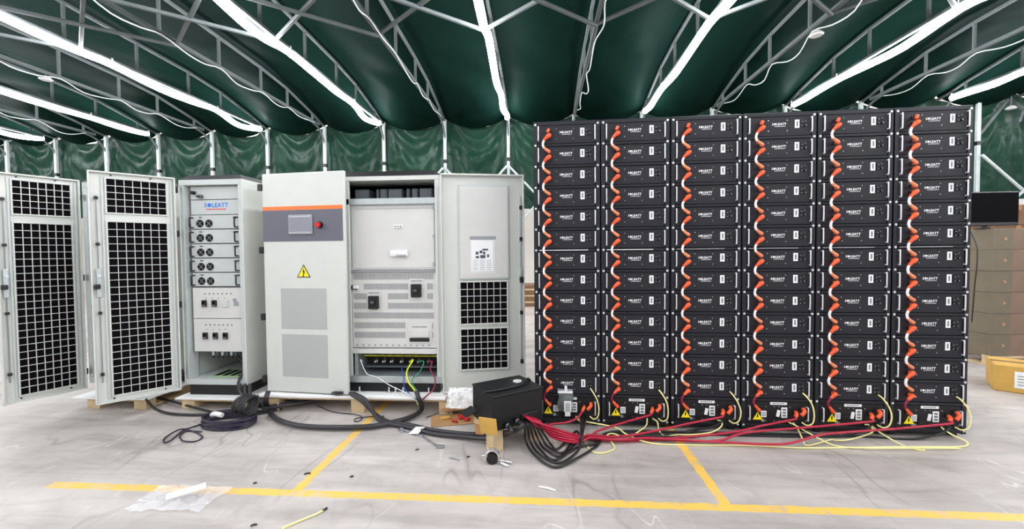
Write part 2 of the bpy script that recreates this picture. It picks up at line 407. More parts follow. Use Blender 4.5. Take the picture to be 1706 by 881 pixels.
# ------------------------------------------------------------------ trusses, posts, lights
TN = {i: n for i, n in zip(range(-3, 19), ['']*22)}
def place_word(i):
    return {4: 'fifth post', 0: 'far left post'}.get(i, '')
for i in range(-3, 19):
    base = wallp(ps(i), 0); W = Vector((base.x, base.y, 0))
    t = empty('roof_truss', (W.x, W.y, EZ))
    L = 15.0
    ds = [.57, 1.5, 2.3, 3.3]+[3.3+1.05*k for k in range(1, 12)]
    b = MB(); b.beam((0, -.3, 0), (0, -L, 0), .055, .055, 'galv'); b.build('bottom_chord', t)
    b = MB(); pr = None
    for d in [.0, .3, .57, 1.0, 1.5, 2.3, 3.3, 5, 8, L]:
        q = (0, -d, hh(d)+.02)
        if pr: b.beam(pr, q, .045, .045, 'galv')
        pr = q
    b.build('top_chord', t)
    for k, d in enumerate(ds):
        b = MB(); b.beam((0, -d, 0), (0, -d, hh(d)+.02), .04, .04, 'galv'); b.build('strut', t)
    b = MB(); b.tube([(0, -.62, -.02), (0, -.3, -.1), (0, -.10, -.30), (0, -.03, -.5)], .022, 'galv', 8, 5); b.build('knee_brace', t)
    side = 'lit by a LED tube' if i % 2 else 'carrying a thin white cable'
    vis = list(range(0, 16))
    if i in vis: lab = 'galvanised ladder roof truss %s, %s from the left' % (side, ORD[i] if i < 14 else {14: 'fifteenth', 15: 'sixteenth'}[i])
    else: lab = 'galvanised ladder roof truss outside the edge of the view'
    tag(t, lab, 'roof truss', 'ladder trusses under the tent roof' )
def post(p, i, lab, top=EZ+.05):
    t = empty('tent_post', (p.x, p.y, 0))
    b = MB(); b.box(-.033, .033, -.033, .033, .0, top, 'post', .006); b.build('tube', t)
    b = MB(); b.box(-.042, .042, -.042, .042, 3.5, 3.58, 'plast', .006); b.build('collar', t)
    b = MB(); b.box(-.1, .1, -.1, .1, 0, .012, 'post', .004); b.build('base_plate', t)
    tag(t, lab, 'tent post', 'pale tent posts along the green tarp wall')
for i in range(-2, 15):
    if 0 <= i <= 9: lab = 'pale steel tent post with black collar, %s from the left along the tarp' % ORD[i]
    elif i == 10: lab = 'pale steel tent post hidden behind the leftmost battery rack'
    else: lab = 'pale steel tent post hidden behind the doors or racks'
    post(wallp(ps(i), 0, .05), i, lab)
post(wallp(8.92, 0, .05), 15, 'pale steel tent post beside the right edge of the racks', 4.5)
# crossed braces in the wall plane
def cross(name, a, bq, c, d, lab, cat, w=.04):
    t = empty(name, (0, 0, 0))
    for p, q, k in ((a, bq, 0), (c, d, 1)):
        m_ = MB(); m_.beam(p, q, w, w, 'galv' if cat == 'roof brace' else 'post'); m_.build('arm', t)
    tag(t, lab, cat)
for i, lab in ((7, 'crossed wall brace just left of the post over the open right cabinet door'), (8, 'crossed wall brace between the posts above the papered cabinet door'), (9, 'crossed wall brace seen in the gap beside the leftmost battery rack')):
    cross('crossed_brace', wallp(ps(i)+.02, 3.37, .13), wallp(ps(i+1)-.02, 1.82, .13), wallp(ps(i+1)-.02, 3.37, .18), wallp(ps(i)+.02, 1.82, .18), lab, 'wall brace', .045)
cross('crossed_brace', wallp(8.93, 3.29, .13), wallp(10.42, 1.85, .13), wallp(10.42, 3.29, .18), wallp(8.93, 1.85, .18), 'crossed wall brace above the black monitor, right of the racks', 'wall brace', .045)
b = MB(); b.beam(wallp(8.95, 3.72, .06), wallp(9.45, 4.40, .06), .04, .04, 'galv'); tag(b.build('eave_brace'), 'slanting eave brace rising right from the last post near the small lamp', 'brace')
# scissor braces between neighbouring trusses overhead
for i in range(1, 16):
    xa, xb = ps(i)*.999, ps(i+1)*.999
    cross('scissor_brace', (xa, 5.62, EZ-.02), (xb, 4.42, EZ-.02), (xb, 5.62, EZ-.045), (xa, 4.42, EZ-.045),
          'flat scissor brace in the %s bay between roof trusses from the left' % (ORD[i] if i < 14 else ['fifteenth', 'sixteenth'][i-14]), 'roof brace', .045)
# LED tubes under every second truss
for i in range(-1, 18, 2):
    base = wallp(ps(i), 0); t = empty('led_tube_light', (base.x, base.y, EZ))
    rr = random.Random(i*13+5); b = MB(); pts = []; d = .32; k = 0
    step = [1.3, 2.1, 1.6, 2.4]
    while d < 14:
        pts.append((rr.uniform(-.02, .02), -d, -.05+rr.uniform(-.01, .01)))
        n = step[k % 4]; k += 1
        sg = rr.choice((.03, .06, .08, .11))
        for q in (.3, .6):
            pts.append((rr.uniform(-.03, .03), -(d+n*q), -.05-sg*(1 if q == .6 else .8)))
        d += n
    b.tube(pts, .054, 'led', 8, 3); b.build('tube', t)
    for (x, y, z) in pts[::3][:7]:
        b = MB(); b.box(-.035, .035, y-.012, y+.012, -.06, .035, 'whitecable', .003); b.build('tie', t)
    num = (i-1)//2
    lab = ('glowing white LED tube under the roof, %s from the left' % ORD[num]) if 0 <= num <= 7 else 'glowing white LED tube beyond the edge of the view'
    tag(t, lab, 'light', 'LED tubes under the tent roof')
# white supply cables along the other trusses
for i in range(0, 16, 2):
    base = wallp(ps(i), 0); rr = random.Random(i*7+1); b = MB(); pts = []
    ds = [.55, 1.5, 2.3, 3.3, 4.35, 5.4, 6.5, 7.5, 8.6, 9.6]
    for a, c in zip(ds, ds[1:]):
        pts.append((base.x+.035, base.y-a, EZ-.03)); sg = rr.uniform(.05, .14)
        for q in (.33, .66): pts.append((base.x+.05+rr.uniform(-.02, .05), base.y-(a+(c-a)*q), EZ-.04-sg*(.8 if q < .5 else 1)))
    b.tube(pts, .009, 'whitecable', 6, 3)
    tag(b.build('power_cable'), 'thin white cable looping along the unlit roof truss, %s of eight from the left' % ORD[i//2], 'cable', 'white cables along the unlit trusses')
def spot(p, lab, drop):
    t = empty('ceiling_lamp', p)
    b = MB(); b.cyl((0, 0, drop), (0, 0, .02), .012, 'galv', 8); b.build('stem', t)
    b = MB(); b.cyl((0, 0, .03), (0, 0, -.015), .05, 'white', 20, .09); b.cyl((0, 0, -.015), (0, 0, -.03), .085, 'label', 20, .07); b.build('head', t)
    tag(t, lab, 'lamp')
spot((ps(12)+.05, 6.0, EZ-.09), 'small white round lamp under a truss above the fourth rack', .07)
spot((ps(4)-.02, 6.35, EZ-.09), 'small white round lamp under a truss at the upper left', .07)
pp = wallp(9.46, 4.22, .1); spot(pp, 'small white lamp hanging from the eave right of the racks', .3)

# ------------------------------------------------------------------ battery racks
RA = -.0257; RX0, RY0, CW, RH = -.0587, 3.2934, .53, .1662
Z1 = 2.2455; ZT = Z1+RH; ZBOT = Z1-12*RH
RU = Vector((math.cos(RA), math.sin(RA), 0)); RN = Vector((math.sin(RA), -math.cos(RA), 0))
def rp(u, z, off=0): return Vector((RX0, RY0, z))+RU*u+RN*off      # u along the racks, off towards the camera
WORD = ['leftmost', 'second', 'third', 'fourth', 'fifth', 'rightmost']
DEP = .62
t = empty('battery_rack', rp(0, 0), RA)
for x in (0.004, CW-.034-.004):
    b = MB(); b.box(x, x+.034, 0, .03, .03, ZT+.012, 'rackm', .003); b.box(x, x+.006, .0, .05, .03, ZT+.01, 'rackm'); b.build('post', t)
    b = MB(); b.box(x, x+.034, DEP-.03, DEP, .03, ZT+.012, 'rackm', .003); b.build('post', t)
b = MB(); b.box(.004, CW-.004, 0.0, DEP, ZT-.012, ZT+.022, 'rackm', .005); b.build('top_panel', t)
b = MB(); b.box(.006, .012, .05, DEP-.03, .06, ZT-.012, 'rackm'); b.build('side_panel', t)
b = MB(); b.box(CW-.012, CW-.006, .05, DEP-.03, .06, ZT-.012, 'rackm'); b.build('side_panel', t)
b = MB(); b.box(.04, CW-.04, DEP-.012, DEP-.006, .06, ZT-.012, 'dark'); b.build('back_panel', t)
b = MB(); b.box(.004, CW-.004, .0, DEP, .035, .065, 'rackm', .004); b.build('base_frame', t)
for x, y in ((.05, .06), (CW-.05, .06), (.05, DEP-.06), (CW-.05, DEP-.06)):
    b = MB(); b.cyl((x, y, 0), (x, y, .036), .028, 'plast', 12); b.build('foot', t)
for k in range(13):
    z = Z1-RH*k
    b = MB(); b.box(.040, CW-.040, -.004, .03, z-.009, z+.009, 'rackm', .002); b.box(.040, CW-.04, .03, DEP-.05, z-.002, z+.001, 'rackm'); b.build('shelf_rail', t)
scr = None
for k in range(15):
    z = Z1-RH*(k-1) if k < 14 else .055
    if k == 0: z = ZT-.004
    for x in (.021, CW-.021):
        if scr is None:
            b = MB(); b.cyl((0, 0, 0), (0, -.004, 0), .0055, 'bolt', 8); b.cyl((0, 0, 0), (0, -.0015, 0), .009, 'bolt', 8); scr = b.build('screw', t, (x, -.0005, z))
        else:
            o = scr.copy(); COL.objects.link(o); o.parent = t; o.location = (x, -.0005, z)
rack0 = t
# battery module
def make_module():
    t = empty('battery_module', (0, 0, 0), RA)
    b = MB(); b.box(.0405, CW-.0405, .004, .010, .013, .155, 'module', .002)
    b.box(.046, CW-.046, .010, DEP-.06, .013, .152, 'module', .002)
    for x in (.185, .318):
        for z in (.128, .050): b.cyl((x, .0041, z), (x, .0015, z), .0032, 'chrome', 8)
    for z in (.128, .05): b.cyl((.475, .0041, z), (.475, .002, z), .003, 'plast', 8)
    b.box(.15, .325, .0034, .0045, .03, .145, 'module', .0003)
    b.build('case', t)
    for x in (.0445, .4865):
        b = MB(); b.tube([(x, .004, .037), (x, -.008, .037), (x, -.013, .042), (x, -.013, .138), (x, -.008, .143), (x, .004, .143)], .0048, 'handle', 8, 3); b.build('handle', t)
    b = MB(); logo(b, .262, .092, .0033, .0235, 'label', 1.05, .02)
    marks(b, .268, .0815, .0033, .075, .0035, 'label')
    b.build('logo', t)
    d = MB(); d.box(.373, .406, .0022, .0040, .068, .129, 'label', .0006); dd = d.build('label', t)
    b = MB(); b.box(.384, .395, .0014, .0023, .08, .118, 'lcd'); b.build('display', dd)
    for x0, x1, z0, z1 in ((.415, .433, .104, .122), (.415, .433, .076, .094), (.436, .452, .110, .124)):
        b = MB(); b.box(x0, x1, -.004, .004, z0, z1, 'plast', .002); b.box(x0+.003, x1-.003, -.0046, -.004, z0+.003, z0+.006, 'gasket'); b.build('port', t)
    b = MB(); b.cyl((.447, .004, .083), (.447, -.009, .083), .008, 'plast', 10); b.cyl((.447, -.009, .083), (.447, -.0095, .083), .003, 'chrome', 8); b.build('switch', t)
    b = MB(); b.tube([(.424, -.004, .085), (.433, -.014, .090), (.446, -.014, .098), (.456, -.004, .108)], .0022, 'blackcable', 5, 3); b.build('signal_lead', t)
    for z in (.111, .066):
        b = MB(); b.box(.118, .142, -.005, .004, z-.014, z+.014, 'plast', .003); b.cyl((.130, -.005, z), (.130, -.016, z), .010, 'plast', 10); b.build('terminal', t)
    return t
mod0 = make_module()
# orange jumper between two modules; z = 0 is the joint between them
def make_jumper():
    t = empty('jumper_cable', (0, 0, 0), RA)
    b = MB(); b.tube([(.140, -.028, .077), (.120, -.032, .062), (.098, -.034, .042), (.089, -.034, .030)], lambda q: (.019 if .12 < q < .5 else .0155)-.005*q, 'conn', 8, 4)
    b.cyl((.132, -.006, .070), (.132, -.034, .070), .015, 'conn', 10); b.build('connector', t)
    b = MB(); b.tube([(.092, -.034, .034), (.083, -.034, .016), (.081, -.034, -.006), (.088, -.034, -.026)], .0088, 'cable_glare', 8, 4); b.build('cable', t)  # middle of the orange cable, painted white as glare
    b = MB(); b.tube([(.088, -.034, -.022), (.101, -.034, -.037), (.118, -.033, -.049), (.128, -.028, -.056)], lambda q: .0095+.004*q, 'conn2', 8, 4)
    b.cyl((.130, -.006, -.056), (.130, -.032, -.056), .012, 'conn', 10); b.build('connector', t)
    return t
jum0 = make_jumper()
def make_lastjumper():
    t = empty('jumper_cable', (0, 0, 0), RA)
    b = MB(); b.tube([(.140, -.030, .070), (.118, -.034, .060), (.098, -.036, .038)], lambda q: .016-.005*q, 'conn', 8, 4); b.cyl((.132, -.006, .068), (.132, -.034, .068), .015, 'conn', 10); b.build('connector', t)
    b = MB(); b.tube([(.100, -.036, .040), (.082, -.036, .015), (.079, -.036, -.012), (.088, -.036, -.03)], .0075, 'maroon', 8, 4); b.build('cable', t)
    b = MB(); b.tube([(.086, -.036, -.026), (.104, -.036, -.050), (.122, -.032, -.070)], lambda q: .009+.004*q, 'conn', 8, 4); b.cyl((.124, -.006, -.070), (.124, -.034, -.070), .012, 'conn', 10); b.build('connector', t)
    return t
jl0 = make_lastjumper()
def make_plug():
    t = empty('cable_plug', (0, 0, 0), RA)
    b = MB(); b.cyl((.130, -.006, .112), (.130, -.032, .112), .012, 'plast', 10); b.build('socket', t)
    b = MB(); b.tube([(.128, -.03, .118), (.122, -.034, .104), (.116, -.034, .092)], .012, 'conn', 8, 4); b.build('body', t)
    return t
pl0 = make_plug()
# control unit at the foot of each rack, z = 0 is the joint above it
def make_control():
    t = empty('control_unit', (0, 0, 0), RA)
    b = MB(); b.box(.0405, CW-.0405, .002, .008, -.182, -.012, 'black', .002); b.box(.046, CW-.046, .008, DEP-.06, -.182, -.012, 'black', .002)
    for x in (.185, .245, .28, .36, .47):
        for z in (-.05, -.16): b.cyl((x, .002, z), (x, -.0005, z), .0032, 'chrome', 8)
    b.build('case', t)
    for x in (.062, .482):
        b = MB(); b.tube([(x, .004, -.15), (x, -.010, -.15), (x, -.015, -.142), (x, -.015, -.058), (x, -.010, -.05), (x, .004, -.05)], .005, 'handle', 8, 3); b.build('handle', t)
    b = MB(); b.box(.216, .338, .0006, .0022, -.036, -.016, 'label', .0005); marks(b, .277, -.029, .0006, .09, .006, 'print'); b.build('name_strip', t)
    b = MB(); b.poly([(.075, -.141), (.145, -.141), (.110, -.082)], -.032, .0015, 'yellow')
    b.poly([(.108, -.095), (.116, -.095), (.109, -.112), (.117, -.112), (.104, -.133), (.108, -.118), (.101, -.118)], -.0328, .0008, 'dark'); b.build('warning_sign', t)
    b = MB(); b.box(.150, .190, .0004, .0022, -.134, -.084, 'label', .0005)
    for k in range(4): b.box(.156, .184, -.0002, .0004, -.094-.009*k-.004, -.094-.009*k, 'print')
    b.build('label', t)
    b = MB(); b.box(.297, .340, .0004, .0022, -.135, -.055, 'label', .0005)
    for k in range(3): b.box(.306, .331, -.0003, .0004, -.08-.022*k, -.066-.022*k, 'print')
    b.build('label', t)
    b = MB(); b.box(.264, .288, .0004, .0022, -.128, -.076, 'label', .0005, Matrix.Translation((.276, 0, -.10)) @ Matrix.Rotation(.18, 4, 'Y') @ Matrix.Translation((-.276, 0, .10))); b.build('label', t)
    b = MB(); b.cyl((.160, .002, -.157), (.160, -.008, -.157), .012, 'chrome', 14); b.cyl((.160, -.008, -.157), (.160, -.012, -.157), .008, 'lcd', 12); b.build('button', t)
    for x, z in ((.395, -.085), (.442, -.062), (.124, -.07)):
        b = MB(); b.box(x-.014, x+.014, -.008, .002, z-.014, z+.014, 'plast', .003); b.build('terminal', t)
    for x in (.355, .395, .44):
        b = MB(); b.box(x-.009, x+.009, -.004, .002, -.172, -.155, 'plast', .001); b.build('port', t)
    b = MB(); b.box(.20, .25, -.004, .002, -.15, -.11, 'plast', .001); b.build('switch', t)
    b = MB(); b.tube([(.395, -.012, -.085), (.388, -.034, -.092), (.378, -.040, -.110)], .0135, 'conn', 8, 4); b.build('plug', t)
    b = MB(); b.tube([(.448, -.012, -.056), (.444, -.036, -.070), (.418, -.042, -.098)], .0135, 'conn', 8, 4); b.build('plug', t)
    return t
con0 = make_control()
index_kids()
racks = []
for c in range(6):
    u = CW*c
    r_ = rack0 if c == 0 else copy_tree(rack0)
    r_.location = rp(u, 0); tag(r_, '%s tall black open battery rack in the row of six' % WORD[c], 'rack', 'black battery racks in a row')
    for k in range(13):
        z = Z1-RH*k
        m_ = mod0 if (c == 0 and k == 0) else copy_tree(mod0)
        m_.location = rp(u, z)
        tag(m_, 'black battery module in the %s rack, %s from the top' % (WORD[c], ORD[k]), 'battery', 'battery modules in the racks')
        if k < 12:
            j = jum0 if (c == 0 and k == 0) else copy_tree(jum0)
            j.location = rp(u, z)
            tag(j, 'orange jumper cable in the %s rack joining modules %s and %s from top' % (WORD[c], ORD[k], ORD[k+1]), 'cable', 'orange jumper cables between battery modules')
    j = jl0 if c == 0 else copy_tree(jl0); j.location = rp(u, ZBOT)
    tag(j, 'dark red jumper cable from the lowest module down to the control unit, %s rack' % WORD[c], 'cable', 'jumper cables to the control units')
    j = pl0 if c == 0 else copy_tree(pl0); j.location = rp(u, Z1)
    tag(j, 'orange plug on the topmost module of the %s rack' % WORD[c], 'plug', 'plugs on the topmost modules')
    j = con0 if c == 0 else copy_tree(con0); j.location = rp(u, ZBOT)
    tag(j, 'black control unit with yellow warning sign at the foot of the %s rack' % WORD[c] if c else 'black control unit at the foot of the leftmost rack, behind a silver bag', 'control unit', 'control units under the battery modules')
    # pale strip lying on the ledge under the sixth module
    b = MB(); b.box(.045, .40 if c != 0 else .43, -.012, -.0045, -.003, .003, 'label' if c < 2 else 'gasket', .001)
    o = b.build('ledge_strip'); o.location = rp(u, Z1-RH*5, .0); o.rotation_euler = (0, 0, RA)
    tag(o, '%s strip along the ledge under the sixth module, %s rack' % ('bright white' if c < 2 else 'thin grey', WORD[c]), 'strip', 'strips on the ledges')
    # yellow patch lead from the lowest module to the control unit
    pts = [rp(u+.445, ZBOT+.062, .008), rp(u+.458, ZBOT+.045, .03), rp(u+.490, ZBOT-.01, .045), rp(u+.508+random.uniform(-.006, .006), ZBOT-.08, .05), rp(u+.498, ZBOT-.15, .045), rp(u+.468, ZBOT-.176, .03), rp(u+.440, ZBOT-.164, .008)]
    b = MB(); b.tube(pts, .0052, 'yellowcable', 8, 5)
    tag(b.build('patch_cable'), 'pale yellow patch lead looping from lowest module to control unit, %s rack' % WORD[c], 'cable', 'yellow patch leads on the racks')
# silver bag hanging on the left rack
t = empty('silver_bag', rp(.245, ZBOT-.02, .012), RA+.04)
def bagpt(u, v):
    x = (u-.5)*.115; z = .055-.155*v
    return (x+.006*math.sin(v*7), -.012-.010*math.sin(PI*u)*math.sin(PI*min(1, v+.05))+.003*noise.noise(Vector((x*60, z*60, 1))), z)
b = MB(); nu, nv = 10, 14
vs = [bagpt(i/nu, j/nv) for j in range(nv+1) for i in range(nu+1)]+[(p[0], -.008, p[2]) for p in [bagpt(i/nu, j/nv) for j in range(nv+1) for i in range(nu+1)]]
N_ = (nu+1)*(nv+1); F_ = [(j*(nu+1)+i, (j+1)*(nu+1)+i, (j+1)*(nu+1)+i+1, j*(nu+1)+i+1) for j in range(nv) for i in range(nu)]
b.add(vs, F_+[tuple(q+N_ for q in f[::-1]) for f in F_], 'bag', True); b.build('pouch', t)
b = MB(); b.box(-.060, .058, -.026, -.010, .046, .066, 'label', .002); b.box(-.058, .056, -.0235, -.010, .070, .078, 'gasket', .001); b.build('seal_strip', t)
b = MB(); b.box(-.006, .014, -.029, -.012, .06, .105, 'label', .001); b.build('tape', t)
b = MB(); b.box(-.004, .038, -.031, -.02, -.135, -.062, 'label', .001); b.build('tag', t)
b = MB(); b.box(-.012, .046, -.034, -.024, -.098, -.015, 'label', .001)
for k in range(5): b.box(-.002, .036, -.0346, -.034, -.03-.014*k-.007, -.03-.014*k, 'print')
b.build('label', t)
tag(t, 'silver grey bag with white label taped to the foot of the leftmost rack', 'bag')

# ------------------------------------------------------------------ cabinets
def screws(b, pts, r=.006, y=-.002, m='plast'):
    for x, z in pts: b.cyl((x, y+.004, z), (x, y-.003, z), r, m, 8)
def mesh_door(root, W, hinge, ang):
    """inside of a mesh door; local x from hinge (0) to free edge (W), local -y faces the viewer"""
    Z0, ZT_ = .17, 2.10
    h = empty('door', hinge); h.parent = root; h.rotation_euler = (0, 0, ang)
    o1, o2 = .12*W, .80*W
    b = MB()
    b.box(.0, o1, 0, .012, Z0, ZT_, 'white', .002); b.box(o2, W, 0, .012, Z0, ZT_, 'white', .002)
    for z0, z1 in ((Z0, .225), (1.685, 1.765), (2.045, ZT_)): b.box(o1, o2, 0, .012, z0, z1, 'white')
    for x0, x1 in ((0, .012), (W-.012, W)): b.box(x0, x1, -.03, 0, Z0, ZT_, 'white', .002)
    for z0, z1 in ((Z0, Z0+.012), (ZT_-.012, ZT_)): b.box(0, W, -.03, 0, z0, z1, 'white', .002)
    screws(b, [(W*.3, 2.075), (W*.75, 2.075), (W*.2, Z0+.03), (W*.8, Z0+.03)], .007, -.002)
    for x in (W*.85, W*.055): b.box(x-.008, x+.008, -.012, 0, Z0+.03, ZT_-.03, 'cabgrey', .003)
    b.build('door_panel', h)
    for name, z0, z1, nr in (('upper', 1.765, 2.045, 5), ('lower', .225, 1.685, 24)):
        b = MB(); b.box(o1, o2, .006, .010, z0, z1, 'filter'); b.build('air_filter', h)
        b = MB(); nc = 7; bw = .0048
        fr = .012
        b.box(o1-fr, o1, -.012, .004, z0-fr, z1+fr, 'white', .002); b.box(o2, o2+fr, -.012, .004, z0-fr, z1+fr, 'white', .002)
        b.box(o1, o2, -.012, .004, z0-fr, z0, 'white', .002); b.box(o1, o2, -.012, .004, z1, z1+fr, 'white', .002)
        for k in range(1, nc): x = o1+(o2-o1)*k/nc; b.box(x-bw/2, x+bw/2, -.006, .004, z0, z1, 'white')
        for k in range(1, nr): z = z0+(z1-z0)*k/nr; b.box(o1, o2, -.007, .003, z-bw/2, z+bw/2, 'white')
        b.build('grille', h)
    b = MB(); b.cyl((W*.915, -.016, .35), (W*.915, -.016, 1.9), .004, 'steel', 8)
    for z in (1.88, 1.50, .93, .42): b.box(W*.915-.012, W*.915+.012, -.03, -.002, z-.012, z+.012, 'plast', .003)
    b.build('lock_rod', h)
    b = MB(); b.box(W*.90, W*.90+.038, -.05, -.002, 1.13, 1.17, 'plast', .006); b.box(W*.915-.016, W*.915+.016, -.02, -.001, 1.06, 1.30, 'zinc', .003); b.cyl((W*.91, -.02, 1.24), (W*.91, -.035, 1.24), .012, 'bolt', 10); b.build('latch', h)
    for o in h.children:
        for v in o.data.vertices: v.co.y = -v.co.y
        o.data.flip_normals()
    return h
def shell(root, W, D, z0, z1, front='white'):
    """open-fronted sheet metal body, local x 0..W, y 0..D"""
    t_ = .03
    b = MB(); b.box(0, .012, 0, D, z0, z1, 'white', .003); b.build('side_panel', root)
    b = MB(); b.box(W-.012, W, 0, D, z0, z1, 'white', .003); b.build('side_panel', root)
    b = MB(); b.box(.012, W-.012, D-.012, D, z0, z1, 'cabgrey'); b.build('back_panel', root)
    b = MB(); b.box(.012, W-.012, 0, D-.012, z0, z0+.05, 'cabgrey', .002); b.build('floor_panel', root)
    b = MB(); b.box(.012, W-.012, 0.001, D-.012, z1-.05, z1, 'cabgrey', .002); b.build('top_frame', root)
    b = MB(); b.box(.012, .012+t_, .002, .03, z0+.05, z1-.05, 'zinc', .002); b.box(.012, .05, .10, .12, z0+.05, z1-.05, 'zinc', .002); b.box(.012+t_, .012+t_+.006, .002, .12, z0+.05, z1-.05, 'cabgrey'); b.build('left_upright', root)
    b = MB(); b.box(W-.012-t_, W-.012, .002, .03, z0+.05, z1-.05, 'cabgrey', .002); b.build('right_upright', root)
    b = MB(); b.box(.03, W-.03, .02, D-.02, z0-.10, z0, 'black', .004); b.build('plinth', root)
    b = MB(); xf = None
    vs = [(.0, 0, z1), (W, 0, z1), (W, D, z1), (0, D, z1), (.05, .05, z1+.045), (W-.05, .05, z1+.045), (W-.05, D-.05, z1+.045), (.05, D-.05, z1+.045)]
    b.add(vs, [(0, 1, 5, 4), (1, 2, 6, 5), (2, 3, 7, 6), (3, 0, 4, 7), (4, 5, 6, 7), (3, 2, 1, 0)], 'black'); b.build('roof_cap', root)
def pallet(x0, x1, y0, y1, lab, h=.125, name='pallet'):
    t = empty('wooden_pallet', (x0, y0, 0)); W = x1-x0; D = y1-y0
    for k in range(5):
        b = MB(); y = D*k/4*(1-.1/D); b.box(0, W, y, y+.1, h-.018, h, 'wood', .002); b.build('deck_board', t)
    n = 3 if W > 1 else 2
    xs = [0, W/2-.06, W-.12] if n == 3 else [0, W-.12]
    for x in xs:
        for y in (0, D/2-.05, D-.1):
            b = MB(); b.box(x, x+.12, y, y+.1, .018, h-.018, 'wood', .003); b.build('block', t)
        b = MB(); b.box(x, x+.12, 0, D, 0, .018, 'wood', .002); b.build('skid', t)
    tag(t, lab, 'pallet', 'wooden pallets under the cabinets'); return t

# --- cabinet with power modules
BX, BY = -3.305, 3.55
root = empty('electrical_cabinet', (BX, BY, 0)); W, D = .61, .82
shell(root, W, D, .205, 2.09)
mesh_door(root, .555, (-.004, -.03, 0), math.radians(180+48))
b = MB(); P0, P1 = .075, W-.045
b.box(P0, P1, .045, .06, 1.915, 2.035, 'cabgrey', .002); b.build('blank_panel', root)
b = MB(); b.box(P0, P1, .045, .06, 1.775, 1.909, 'cabgrey', .002)
b.build('logo_panel', root)
b = MB(); logo(b, .325, 1.842, .0445, .056, 'blue', 1.0, .02, .001)
marks(b, .325, 1.818, .0445, .20, .010, 'redprint'); b.build('logo', root)
b = MB(); b.cyl((.12, .045, 1.975), (.11, .015, 1.975), .016, 'plast', 12); b.cyl((.14, .045, 1.945), (.185, .02, 1.935), .010, 'plast', 10); b.cyl((.185, .045, 1.94), (.185, .02, 1.94), .018, 'greytr', 12); b.build('cable_socket', root)
for nm, z0, z1 in (('breaker_panel', .815, 1.100), ('breaker_panel', .505, .810)):
    b = MB(); b.box(P0, P1, .035, .05, z0, z1, 'offwhite', .002); pnl = b.build(nm, root)
    hi = z0 > .6
    b = MB()
    for k in range(7): b.box(.19+.042*k, .205+.042*k, .034, .0352, z1-.062, z1-.050, 'print')
    for k in range(4): b.box(.20+.06*k, .212+.06*k, .034, .0352, z1-.10, z1-.094, 'print')
    b.build('printed_marks', pnl)
    for k in range(3):
        x = .175+.098*k; zc = z1-.145 if hi else z1-.155
        if hi and k == 2:
            b = MB(); b.box(x, x+.055, .022, .036, zc-.035, zc+.035, 'white', .003); b.box(x+.012, x+.043, .014, .022, zc-.012, zc+.022, 'offwhite', .003); b.build('socket_outlet', pnl)
        else:
            b = MB(); b.box(x-.004, x+.049, .028, .036, zc-.04, zc+.04, 'white', .002); b.box(x, x+.045, .012, .030, zc-.030, zc+.030, 'plast', .003); b.box(x+.014, x+.031, .004, .014, zc-.004, zc+.018, 'dark', .002)
            b.box(x+.005, x+.04, .0115, .0122, zc-.024, zc-.014, 'print'); b.build('circuit_breaker', pnl)
    if hi:
        b = MB(); b.disc(.485, z1-.115, .031, .004, .018, 'gasket'); b.box(.475, .52, .031, .035, z1-.17, z1-.13, 'gasket', .001); b.build('meter', pnl)
b = MB()
for k in range(6):
    x = .21+.045*k; b.cyl((x, .10, .505), (x, .10, .455), .014, 'greytr' if k % 2 else 'zinc', 10); b.cyl((x, .10, .47), (x, .10, .43), .009, 'plast', 8)
b.build('cable_gland', root)
b = MB(); b.box(.20, W-.06, .06, .30, .258, .268, 'green', .002)
for k in range(4): b.box(.225+.075*k, .27+.075*k, .08, .26, .268, .27, 'dark')
b.build('terminal_tray', root)
b = MB(); b.tube([(.45, .10, .44), (.52, .07, .40), (.555, .03, .34), (.545, -.02, .25), (.56, -.05, .18)], .012, 'blackcable', 8, 5); b.build('cable_tail', root)
for z in (.32, .95, 1.6, 2.0):
    b = MB(); b.box(-.03, .0, -.028, .0, z-.03, z+.03, 'plast', .004); b.build('door_hinge', root)
tag(root, 'narrow white electrical cabinet with fan modules and an open mesh door', 'cabinet')
# five power modules inside it
t = empty('power_module', (BX, BY, 0)); Hm = .128
b = MB(); b.box(P0, P1, .040, .055, .003, Hm, 'cabgrey', .002); b.box(P0+.02, P1-.02, .055, .60, .006, Hm-.004, 'zinc'); screws(b, [(P0+.08, .02), (P1-.03, .112)], .003, .04)
b.box(.155, .185, .038, .041, .104, .112, 'plast')
b.build('case', t)
for x in (.165, .252):
    b = MB(); b.disc(x, .052, .0375, .003, .036, 'plast', 24); fan = b.build('fan', t)
    b = MB()
    for r in (.012, .021, .030):
        n = 20
        for q in range(n):
            a0, a1 = 2*PI*q/n, 2*PI*(q+1)/n
            b.add([(x+rr_*math.cos(a), .0362, .052+rr_*math.sin(a)) for rr_, a in ((r, a0), (r+.003, a0), (r+.003, a1), (r, a1))], [(0, 1, 2, 3), (3, 2, 1, 0)], 'gasket')
    for a in (PI/4, 3*PI/4):
        dx, dz = math.cos(a)*.034, math.sin(a)*.034
        b.beam((x-dx, .0362, .052-dz), (x+dx, .0362, .052+dz), .003, .003, 'gasket')
    b.build('fan_guard', fan)
for x, sgn in ((P0+.022, 1), (P1-.035, -1)):
    b = MB(); b.tube([(x, .04, .016), (x, .01, .016), (x, .0, .022), (x, .0, .098), (x, .01, .104), (x, .04, .104)], .0062, 'plast', 8, 3); b.build('handle', t)
b = MB(); b.box(P1-.075, P1-.05, .03, .04, .096, .108, 'plast', .002); b.build('catch', t)
pm0 = t; index_kids()
